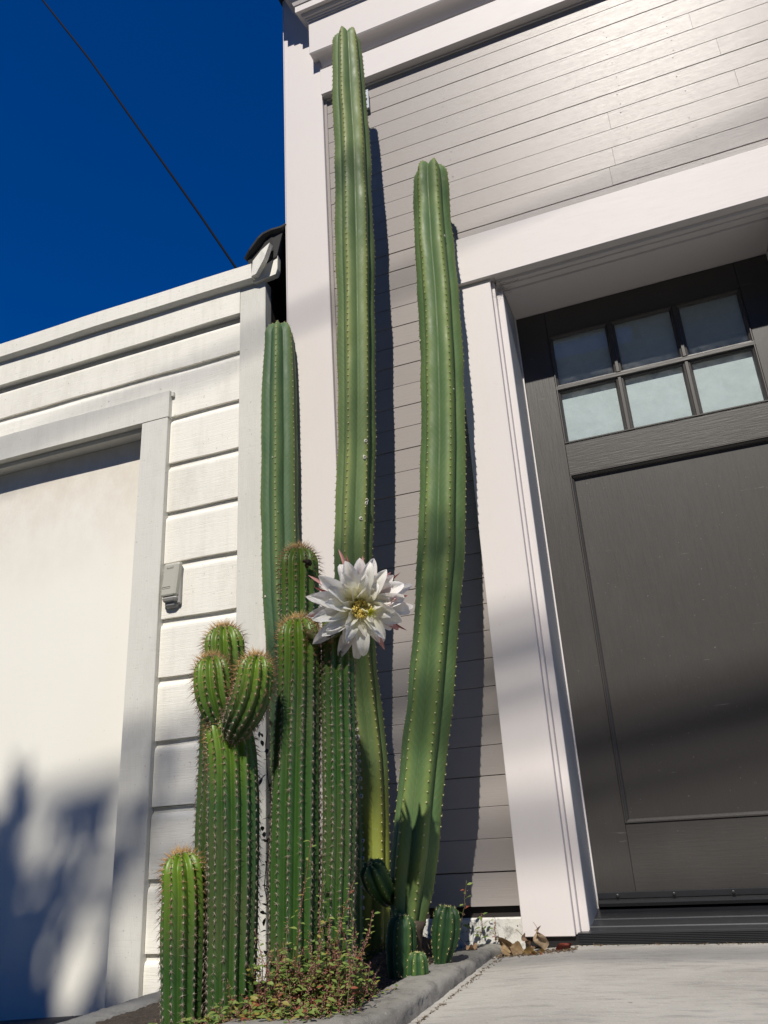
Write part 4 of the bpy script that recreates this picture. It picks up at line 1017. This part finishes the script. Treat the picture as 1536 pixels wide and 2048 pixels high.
# green-yellow throat cup
V, F, C = [], [], []
for i, (rr, zz) in enumerate([(.004, -.006), (.011, -.004), (.015, .002), (.017, .010)]):
    for k in range(16):
        w = 2*math.pi*k/16; V.append(base_c + (e1*math.cos(w)+e2*math.sin(w))*rr + ax*zz); C.append((.62, .62, .16))
for i in range(3):
    for k in range(16): F.append((i*16+k, i*16+(k+1) % 16, (i+1)*16+(k+1) % 16, (i+1)*16+k))
mesh('throat', V, F, M['petal'], fl, True, {'tint': C})

# ------------------------------------------------------------------ weeds
def leaf_data(p, d, n, L, w, col, V, F, C, fold=.25, curl=.2):
    d = d/np.linalg.norm(d); s_ = np.cross(d, n); s_ /= np.linalg.norm(s_)+1e-9; n = np.cross(s_, d)
    n0 = len(V)
    rows = [(0, .06), (.25, .8), (.55, 1.), (.82, .55), (1., .0)]
    for t, ww in rows:
        q = p + d*L*t - n*L*curl*t*t
        if ww == 0: V.append(q); C.append(col)
        else:
            V.extend([q - s_*w*.5*ww + n*w*fold*ww*.5, q, q + s_*w*.5*ww + n*w*fold*ww*.5]); C.extend([col, tuple(x*1.15 for x in col), col])
    for i in range(3):
        b = n0+i*3; F.extend([(b, b+1, b+4, b+3), (b+1, b+2, b+5, b+4)])
    b = n0+9; F.extend([(b, b+1, b+3), (b+1, b+2, b+3)])

def sprig(rs, base, top, leafL, nleaf, V, F, C, SV, SF, SC, BV, stemr=.0009, clusters=True):
    base = np.array(base, float); top = np.array(top, float); H = np.linalg.norm(top-base)
    bend = np.array([rs.uniform(-1, 1), rs.uniform(-1, 1), 0])*H*.10
    pts = []
    for t in np.linspace(0, 1, 9):
        pts.append(base+(top-base)*t + bend*math.sin(math.pi*t) + np.array([rs.uniform(-1, 1), rs.uniform(-1, 1), 0])*.002)
    v, f = tube_data([tuple(p) for p in pts], [stemr*(1.3-.8*i/8) for i in range(9)], 5)
    n0 = len(SV); SV += v; SF += [[i+n0 for i in q] for q in f]; SC += [(.24, .085, .07) if rs.random() < .8 else (.2, .18, .07)]*len(v)
    for k in range(nleaf):
        t = .12 + .88*k/nleaf; i = min(7, int(t*8)); p = pts[i] + (pts[i+1]-pts[i])*(t*8-i)
        a = k*2.4 + rs.uniform(-.5, .5); d = np.array([math.cos(a), math.sin(a), rs.uniform(-.15, .7)])
        l = leafL*rs.uniform(.6, 1.25)*(1.1-.45*t)
        g = rs.random(); col = (.12+.13*g, .20+.11*g, .04+.04*g)
        if rs.random() < .12: col = (.28, .24, .05)
        if rs.random() < .06: col = (.30, .09, .05)
        leaf_data(p + d*.003, d, np.array([0, 0, 1.])+np.array([rs.uniform(-.4, .4), rs.uniform(-.8, .1), 0]), l, l*.52, col, V, F, C, curl=rs.uniform(-.1, .4))
        if clusters and rs.random() < .6:
            for _ in range(rs.randint(3, 6)): BV.append(p + np.array([rs.gauss(0, .0022), rs.gauss(0, .0022), rs.gauss(0, .0028)]))

def make_sprig(name, label, base, top, leafL, nleaf, seed, group=None):
    rs = random.Random(seed); V, F, C, SV, SF, SC, BV = [], [], [], [], [], [], []
    sprig(rs, base, top, leafL, nleaf, V, F, C, SV, SF, SC, BV)
    t = thing(name, label, 'weed', base, group)
    mesh('stem', SV, SF, M['leaf'], t, True, {'tint': SC})
    meta(mesh('leaves', V, F, M['leaf'], t, True, {'tint': C}), kind='stuff')
    if BV:
        BV = np.array(BV); blobs('flower_clusters', BV, .0013, np.array([(.32, .17, .11)])*RNG.uniform(.6, 1.4, (len(BV), 1)), t)
GW = 'reddish weed stems climbing through the cacti'
SPR = [('upright weed stem in front of the dark pup left of the kerb', (-.70, -.75, -.29), (-.655, -.72, -.078), .016, 22),
       ('weed stem leaning right over the middle torch', (-.765, -.79, -.33), (-.712, -.785, .005), .015, 26),
       ('weed stem in front of the flower bearing torch', (-.70, -.77, -.30), (-.705, -.755, -.075), .015, 20),
       ('weed with red stem reaching right towards the kerb', (-.70, -.78, -.30), (-.612, -.74, -.130), .016, 22),
       ('pale weed stem between the middle and the forked torch', (-.835, -.81, -.33), (-.828, -.80, -.150), .017, 16),
       ('short weed against the kerb at the right of the clump', (-.70, -.74, -.29), (-.660, -.70, -.195), .015, 16),
       ('weed at the foot of the forked torch', (-.87, -.84, -.33), (-.858, -.84, -.225), .016, 16),
       ('weed growing at the far left edge of the planter', (-1.02, -.84, -.35), (-1.02, -.84, -.300), .016, 12),
       ('thin red tipped weed between the torches at mid height', (-.755, -.70, -.3), (-.742, -.715, .070), .010, 18)]
for i, (lab, b, t_, ll, nl) in enumerate(SPR): make_sprig('weed_sprig', lab, b, t_, ll, nl, 100+i, GW)
make_sprig('weed_sprig', 'small leafy seedling growing at the painted foundation', (-.615, -.02, -.275), (-.60, -.035, -.205), .020, 9, 140)
make_sprig('weed_sprig', 'dry sprig by the foundation next to the door casing', (-.575, -.015, -.275), (-.567, -.03, -.215), .012, 8, 141)
make_sprig('weed_sprig', 'dim star shaped weed in the shade between the leaning column and the wall', (-.645, -.09, -.24), (-.620, -.08, -.125), .022, 9, 142)
# ground cover
rs = random.Random(77); V, F, C, SV, SF, SC, BV = [], [], [], [], [], [], []
for k in range(560):
    x = rs.uniform(-1.10, -.655); y = rs.uniform(-.87, -.60)
    if rs.random() < .55: x = rs.uniform(-.88, -.665); y = rs.uniform(-.86, -.66)
    den = 1.0 if x > -.95 else .7
    if rs.random() > den: continue
    h = rs.uniform(.02, .085)*(1.0 if x > -.90 else .6)*(1.75 if -.82 < x < -.66 and y > -.80 else .85)
    z = kslope(x)-.02
    sprig(rs, (x, y, z), (x+rs.uniform(-.035, .035), y+rs.uniform(-.04, .02), z+h), .0185, rs.randint(7, 11), V, F, C, SV, SF, SC, BV, .0006)
for k in range(46):                       # tall straggly stems leaning on the columns
    x = rs.uniform(-.83, -.635); y = rs.uniform(-.84, -.755); h = rs.uniform(.09, .21)*(1 if x > -.76 else .75)
    sprig(rs, (x, y, -.33), (x+rs.uniform(-.05, .06), y+rs.uniform(-.02, .05), -.33+h), .0135, int(h*110), V, F, C, SV, SF, SC, BV, .0008)
for k in range(40):                       # trailing over the kerb
    x = rs.uniform(-.74, -.64); y = rs.uniform(-.86, -.62)
    sprig(rs, (x-.02, y, -.292), (x+rs.uniform(0, .035), y+rs.uniform(-.03, .01), -.275+rs.uniform(0, .02)), .012, 7, V, F, C, SV, SF, SC, BV, .0007)
off = len(V); V2 = list(V)+list(SV); F2 = list(F)+[[i+off for i in q] for q in SF]; C2 = list(C)+list(SC)
gc = mesh('ground_cover', V2, F2, M['leaf'], None, True, {'tint': C2}); meta(gc, kind='stuff')
BV = np.array(BV); o = blobs('weed_flowers', BV, .0012, np.array([(.36, .17, .13)])*RNG.uniform(.6, 1.4, (len(BV), 1)), None)
# a dry creeper between the forked and the middle torch
cr = thing('creeper', 'dark dry creeper hanging between the forked torch and the middle torch', 'vine', (-.985, -.45, -.3))
SV, SF, SC, V, F, C, BV = [], [], [], [], [], [], []
rs = random.Random(9)
for k in range(3):
    x0 = -.985+rs.uniform(-.025, .022); pts = []
    for i in range(16): pts.append((x0 + .012*math.sin(i*.8+k*2)+rs.uniform(-.003, .003), -.45+.01*math.sin(i*.5+k), -.34+i*.040*(1-.12*k)))
    v, f = tube_data(pts, .0011, 5); n0 = len(SV); SV += v; SF += [[i+n0 for i in q] for q in f]; SC += [(.045, .03, .02)]*len(v)
    for q in range(60):
        p = np.array(pts[rs.randint(3, 15)]) + np.array([rs.uniform(-.022, .022), rs.uniform(-.01, .01), rs.uniform(-.02, .02)])
        leaf_data(p, np.array([rs.uniform(-1, 1), rs.uniform(-.5, .5), rs.uniform(-.6, .6)]), np.array([0, -.3, 1.]), rs.uniform(.010, .024), .010, (.035, .035, .02) if rs.random() < .85 else (.10, .12, .03), V, F, C)
mesh('stem', SV, SF, M['leaf'], cr, True, {'tint': SC}); meta(mesh('leaves', V, F, M['leaf'], cr, True, {'tint': C}), kind='stuff')

# ------------------------------------------------------------------ dead leaves by the sill
def dead_leaf(label, x, y, z, L, w, yaw_, pitch_, roll__, col, curl, seed):
    rs = random.Random(seed); nu, nv = 12, 9; V, C = [], []
    rot = Matrix.Rotation(yaw_, 3, 'Z') @ Matrix.Rotation(pitch_, 3, 'Y') @ Matrix.Rotation(roll__, 3, 'X')
    p1, p2 = rs.uniform(0, 6), rs.uniform(0, 6)
    for i in range(nu):
        t = i/(nu-1)
        for j in range(nv):
            s_ = (j/(nv-1))*2-1
            wid = w*math.sin(math.pi*min(.985, t*.93+.03))**.8
            a = s_*curl
            px = (t-.5)*L; py = math.sin(a)/max(.3, abs(curl))*wid*.5*1.0; pz = (1-math.cos(a))*wid*.5 + .16*L*(t-.5)**2*3*math.copysign(1, curl) + .012*L/.06*math.sin(6*t+p1)*s_ + .004*math.sin(11*t+4*s_+p2)
            q = rot @ Vector((px, py, pz)); V.append((x+q.x, y+q.y, z+q.z))
            k = rs.uniform(.75, 1.15)*(.75 if abs(s_) < .12 else 1); C.append(tuple(c_*k for c_ in col))
    F = [(i*nv+j, i*nv+j+1, (i+1)*nv+j+1, (i+1)*nv+j) for i in range(nu-1) for j in range(nv-1)]
    zmin = min(v[2] for v in V); V = [(a_, b_, c_-zmin+z) for a_, b_, c_ in V]
    t = thing('dead_leaf', label, 'leaf', (x, y, z), 'dry leaves blown against the door sill')
    mesh('leaf_blade', V, F, M['dead_leaf'], t, True, {'tint': np.clip(C, 0, 1)})
    tip0 = V[nv//2]; v, f = tube_data([tip0, (tip0[0]-.006*math.cos(yaw_), tip0[1], tip0[2]+.006), (tip0[0]-.015*math.cos(yaw_), tip0[1]-.002, tip0[2]+.014)], .0007, 5)
    mesh('leaf_stalk', v, f, M['dead_leaf'], t, True, {'tint': np.tile(col, (len(v), 1))})
dz = -.299
dead_leaf('curled tan dead leaf with a long stalk where the kerb meets the wall', -.530, -.072, dz, .060, .040, R(-20), R(38), R(75), (.36, .25, .13), 1.3, 1)
dead_leaf('flat brown dead leaf beside the tan one', -.500, -.085, dz, .055, .030, R(15), R(12), R(35), (.30, .20, .10), .9, 2)
dead_leaf('large pale tan leaf standing upright under the casing corner', -.452, -.070, dz+.004, .056, .038, R(60), R(72), R(10), (.42, .31, .20), .8, 3)
dead_leaf('golden brown cupped leaf in front of the upright one', -.462, -.092, dz, .050, .034, R(5), R(5), R(40), (.30, .19, .06), 1.5, 4)
dead_leaf('dark red curled leaf at the end of the sill', -.402, -.080, dz+.004, .066, .017, R(6), R(-20), R(62), (.24, .050, .03), .7, 5)
dead_leaf('small orange leaf lying lowest on the concrete', -.442, -.118, dz-.004, .030, .014, R(-15), R(8), R(20), (.45, .18, .07), 1.1, 6)
dead_leaf('small tan leaf fragment lying on top of the kerb', -.612, -.115, -.279, .028, .016, R(30), R(5), R(15), (.40, .25, .14), .8, 7)
dead_leaf('thin brown leaf strip near the foundation', -.485, -.055, dz+.01, .040, .012, R(-10), R(50), R(5), (.20, .12, .07), .6, 8)
# crumbs and litter in the joint
n_ = 900; x = np.r_[RNG.uniform(-.56, -.36, 520), RNG.uniform(-.36, .5, 200), RNG.uniform(-.56, -.52, 180)]
y = np.r_[RNG.normal(-.088, .016, 520), RNG.normal(-.042, .005, 200), RNG.uniform(-.75, -.05, 180)]
x[720:] = -.548 + np.abs(RNG.normal(0, .006, 180))
z = -.281 + .075*np.minimum(0, x+.36) + .022*y + .001
P = np.stack([x, y, z], 1); d = np.stack([RNG.normal(0, 1, n_), RNG.normal(0, 1, n_), RNG.uniform(0, .35, n_)], 1)
cols = np.array([(.20, .13, .07), (.32, .22, .12), (.10, .07, .05), (.36, .30, .22)])[RNG.integers(0, 4, n_)]
o = spines_mesh('leaf_litter', P, d, RNG.uniform(.002, .011, n_), .0011, cols, None, 'dead_leaf')
# soil litter
n_ = 1500; x = RNG.uniform(-1.2, -.65, n_); y = RNG.uniform(-.8, -.05, n_); z = np.array([kslope(a) for a in x])-.012
z = z + .075*np.exp(-((x+.74)/.13)**2-((y+.2)/.14)**2) + .03*np.exp(-((x+1.)/.2)**2-((y+.4)/.3)**2)
o = spines_mesh('soil_litter', np.stack([x, y, z], 1), np.stack([RNG.normal(0, 1, n_), RNG.normal(0, 1, n_), RNG.uniform(0, .6, n_)], 1), RNG.uniform(.004, .018, n_), .0012, np.array([(.14, .10, .06), (.22, .16, .10), (.07, .05, .035)])[RNG.integers(0, 3, n_)], None, 'dead_leaf')

# cobweb in the corner of the door head
wt = thing('cobweb', 'dusty cobweb in the upper left corner of the door opening', 'cobweb', (-.34, -.03, 1.70))
V, F = [], []
rs = random.Random(4)
def strand(p, q, r_=.00035, n=7, j=.004):
    global V, F
    pts = [tuple(np.array(p)*(1-t)+np.array(q)*t + np.array([rs.gauss(0, j), rs.gauss(0, j), rs.gauss(0, j)-.004*math.sin(math.pi*t)])) for t in np.linspace(0, 1, n)]
    v, f = tube_data(pts, r_, 4); n0 = len(V); V += v; F += [[i+n0 for i in q_] for q_ in f]
for k in range(46):
    p = (-.345+rs.uniform(-.012, .014), -.015+rs.uniform(-.015, .03), 1.700+rs.uniform(-.02, .015)); strand(p, (p[0]+rs.uniform(-.025, .03), p[1]+rs.uniform(-.02, .03), p[2]+rs.uniform(-.03, .018)))
strand((-.340, -.02, 1.695), (-.245, .0, 1.7155), .0005, 9, .0015); strand((-.340, -.02, 1.69), (-.25, -.005, 1.7155), .0004, 9, .002)
strand((-.336, .0, 1.69), (-.33, .19, 1.45), .0003, 9, .002); strand((-.34, -.03, 1.70), (-.37, -.037, 1.60), .0003, 8, .002)
mesh('web_strands', V, F, M['web'], wt)

# ------------------------------------------------------------------ cables, poles and a street tree (out of the frame; they shade the walls)
wire = thing('service_wire', 'thin black overhead wire crossing the blue sky', 'wire', (-3.0, 3.0, 4.6))
pts = [Vector(p) for p in [(-7.4, 3, 12.4), (-6.211, 3.0, 10.365), (-5.288, 3.0, 8.790), (-4.389, 3.0, 7.149), (-3.644, 3.0, 5.789), (-3.178, 3.0, 4.909), (-2.7, 3.0, 3.95)]]
v, f = tube_data([tuple(p) for p in pts], .0125, 6); mesh('wire_span', v, f, M['cable'], wire, True)
# Z on the wall plane at x = -.5 and slope of each cable's shadow -> real cable 9 m out over the street
DC = 9.0
kz = math.tan(SUN_EL)/math.cos(SUN_AZ); kx = math.tan(SUN_AZ)
cables = [(1.87, .16, .015, 'highest of the street cables'), (.455, .13, .029, 'thick street cable, second from the top'), (.335, .17, .024, 'thin street cable in the middle of the bundle'), (.215, .15, .020, 'thin sagging street cable below the bundle'), (-.055, .03, .032, 'street cable running level below the others'), (-.49, .02, .022, 'lowest street cable, near the pavement side')]
for i, (zw, sl, rad_, lab) in enumerate(cables):
    dd = DC + .25*i
    def at(xx): return (xx, -dd, zw + sl*(xx-kx*dd+.5) + kz*dd + .0012*(xx*xx))
    t = thing('street_cable', lab + ', strung over the road behind the camera', 'cable', at(0), 'utility cables over the street')
    v, f = tube_data([at(xx) for xx in np.linspace(-16, 16, 33)], rad_, 6); mesh('cable_span', v, f, M['cable'], t, True)
for px_, lab in ((-16, 'wooden utility pole down the hill'), (16, 'wooden utility pole up the hill')):
    t = thing('utility_pole', lab, 'pole', (px_, -10, -.7))
    v, f = tube_data([(px_, -9.9, -.8), (px_, -9.9, 15.2)], [.17, .12], 12); mesh('pole', v, f, M['wood_pole'], t, True)
    box('crossarm', px_-.06, px_+.06, -11.2, -8.6, 13.4, 13.52, M['wood_pole'], t)

tree = thing('street_tree', 'leafy street tree across the pavement behind the camera', 'tree', (-2.6, -7.0, -.6))
v, f = tube_data([(-2.6, -7.0, -.85), (-2.55, -7.0, 1.5), (-2.6, -7.0, 3.4), (-2.45, -7.0, 5.2)], [.16, .13, .11, .06], 10); mesh('trunk', v, f, M['bark'], tree, True)
TP, TD = [], []
rt = random.Random(12)
# foliage clumps: their shadows land on the lower left of the garage door
def wall_to_tree(xw, zw, yd): return np.array([xw + kx*yd, -yd, zw + kz*yd])
cl = []
for (xw, zw, r_, n) in [(-2.3, -.52, .18, 300), (-2.10, -.60, .14, 240), (-2.30, -.02, .09, 90), (-2.275, .32, .035, 26), (-2.262, .25, .035, 26), (-2.25, .18, .03, 16), (-2.62, -.06, .30, 420), (-2.42, -.10, .15, 220), (-2.33, -.22, .13, 190), (-2.27, -.36, .13, 200), (-2.42, -.42, .26, 420),
    (-2.16, -.44, .09, 90), (-2.06, -.50, .10, 110), (-1.95, -.53, .09, 90), (-1.84, -.56, .10, 100), (-1.76, -.50, .06, 40), (-2.2, -.62, .2, 260), (-1.95, -.68, .16, 200), (-1.72, -.68, .12, 110),
    (-2.10, .195, .025, 6), (-2.02, .185, .03, 9), (-1.95, .20, .035, 12), (-1.88, .215, .03, 9), (-2.06, -.02, .05, 9), (-2.02, -.20, .05, 12), (-2.13, -.14, .05, 10), (-2.09, -.30, .04, 8), (-1.80, -.08, .022, 6), (-1.79, -.14, .025, 7), (-1.80, -.24, .03, 8), (-1.78, -.40, .04, 14), (-1.68, .08, .03, 5), (-1.60, .22, .03, 6),
    (-2.4, -1.0, .45, 500), (-3.0, -1.2, .8, 700), (-1.95, -1.1, .3, 260), (-3.1, -.2, .5, 600), (-3.6, -.3, .7, 500), (-4.2, -.2, .7, 500), (-4.6, -.9, .9, 500), (-2.95, .12, .25, 160), (-3.4, .4, .4, 260)]:
    yd = rt.uniform(6.4, 7.6); c0 = wall_to_tree(xw, zw, yd); cl.append(c0)
    for _ in range(int(n*.65)):
        d = np.array([rt.gauss(0, 1), rt.gauss(0, 1), rt.gauss(0, 1)]); d /= np.linalg.norm(d); p = c0 + d*r_*rt.random()**.4*np.array([1, 1.2, 1]); TP.append(p); TD.append(d)
V, F, C = [], [], []
for p, d in zip(TP, TD):
    L_ = rt.uniform(.045, .08); a_ = np.array([rt.gauss(0, 1), rt.gauss(0, 1), rt.gauss(0, 1)]); a_ /= np.linalg.norm(a_); b_ = np.cross(a_, [rt.gauss(0, 1), rt.gauss(0, 1), rt.gauss(0, 1)]); b_ /= np.linalg.norm(b_)
    n0 = len(V); V += [p-a_*L_, p+b_*L_*.35, p+a_*L_, p-b_*L_*.35]; F.append((n0, n0+1, n0+2, n0+3)); g = rt.random(); C += [(.04+.03*g, .08+.04*g, .02)]*4
meta(mesh('crown', V, F, M['tree_leaf'], tree, False, {'tint': C}), kind='stuff')
for c0 in cl:
    mid_ = (np.array([-2.5, -7.0, 4.2]) + c0)/2 + np.array([0, 0, .3])
    v, f = tube_data([(-2.5, -7.0, 3.8), tuple(mid_), tuple(c0)], [.05, .03, .010], 6); mesh('limb', v, f, M['bark'], tree, True)

# houses on the other side of the street, their fronts in shade; they show in the door glass
def far_house(x0, x1, h, mat, label, yf=-17.0, seed=0):
    t = thing('row_house', label, 'house', ((x0+x1)/2, yf-4, -.7), 'houses across the street')
    box('wall', x0, x1, yf-9, yf, -.7, h, mat, t); box('roof', x0-.2, x1+.2, yf-9.2, yf+.35, h+.002, h+.35, M['felt'], t)
    nw = max(2, int((x1-x0)/2.2)); rr = random.Random(seed)
    for fl_ in range(int((h-.5)/3)):
        for k in range(nw):
            cx = x0 + (x1-x0)*(k+.5)/nw; z0 = .6+fl_*3.0
            w_ = box('window', cx-.55, cx+.55, yf+.002, yf+.08, z0, z0+1.5, M['trim'], t)
            box('pane', cx-.48, cx+.48, yf+.081, yf+.09, z0+.07, z0+1.43, M['rubber'], w_)
M['stucco_a'] = simple('ochre stucco', (.30, .20, .12), .85); M['stucco_b'] = simple('grey green stucco', (.20, .22, .20), .85); M['stucco_c'] = simple('brick red stucco', (.26, .10, .07), .85)
far_house(-26, -17, 11.2, M['stucco_b'], 'grey green house across the street, far down the hill', seed=1)
far_house(-16.9, -8.5, 12.6, M['stucco_c'], 'brick red house across the street', seed=2)
far_house(-8.4, .5, 11.4, M['stucco_a'], 'ochre house directly across the street', seed=3)
far_house(.6, 9.5, 12.9, M['stucco_b'], 'tall grey green house across the street', seed=4)
far_house(9.6, 19, 11.6, M['stucco_c'], 'brick red house across the street, up the hill', seed=5)
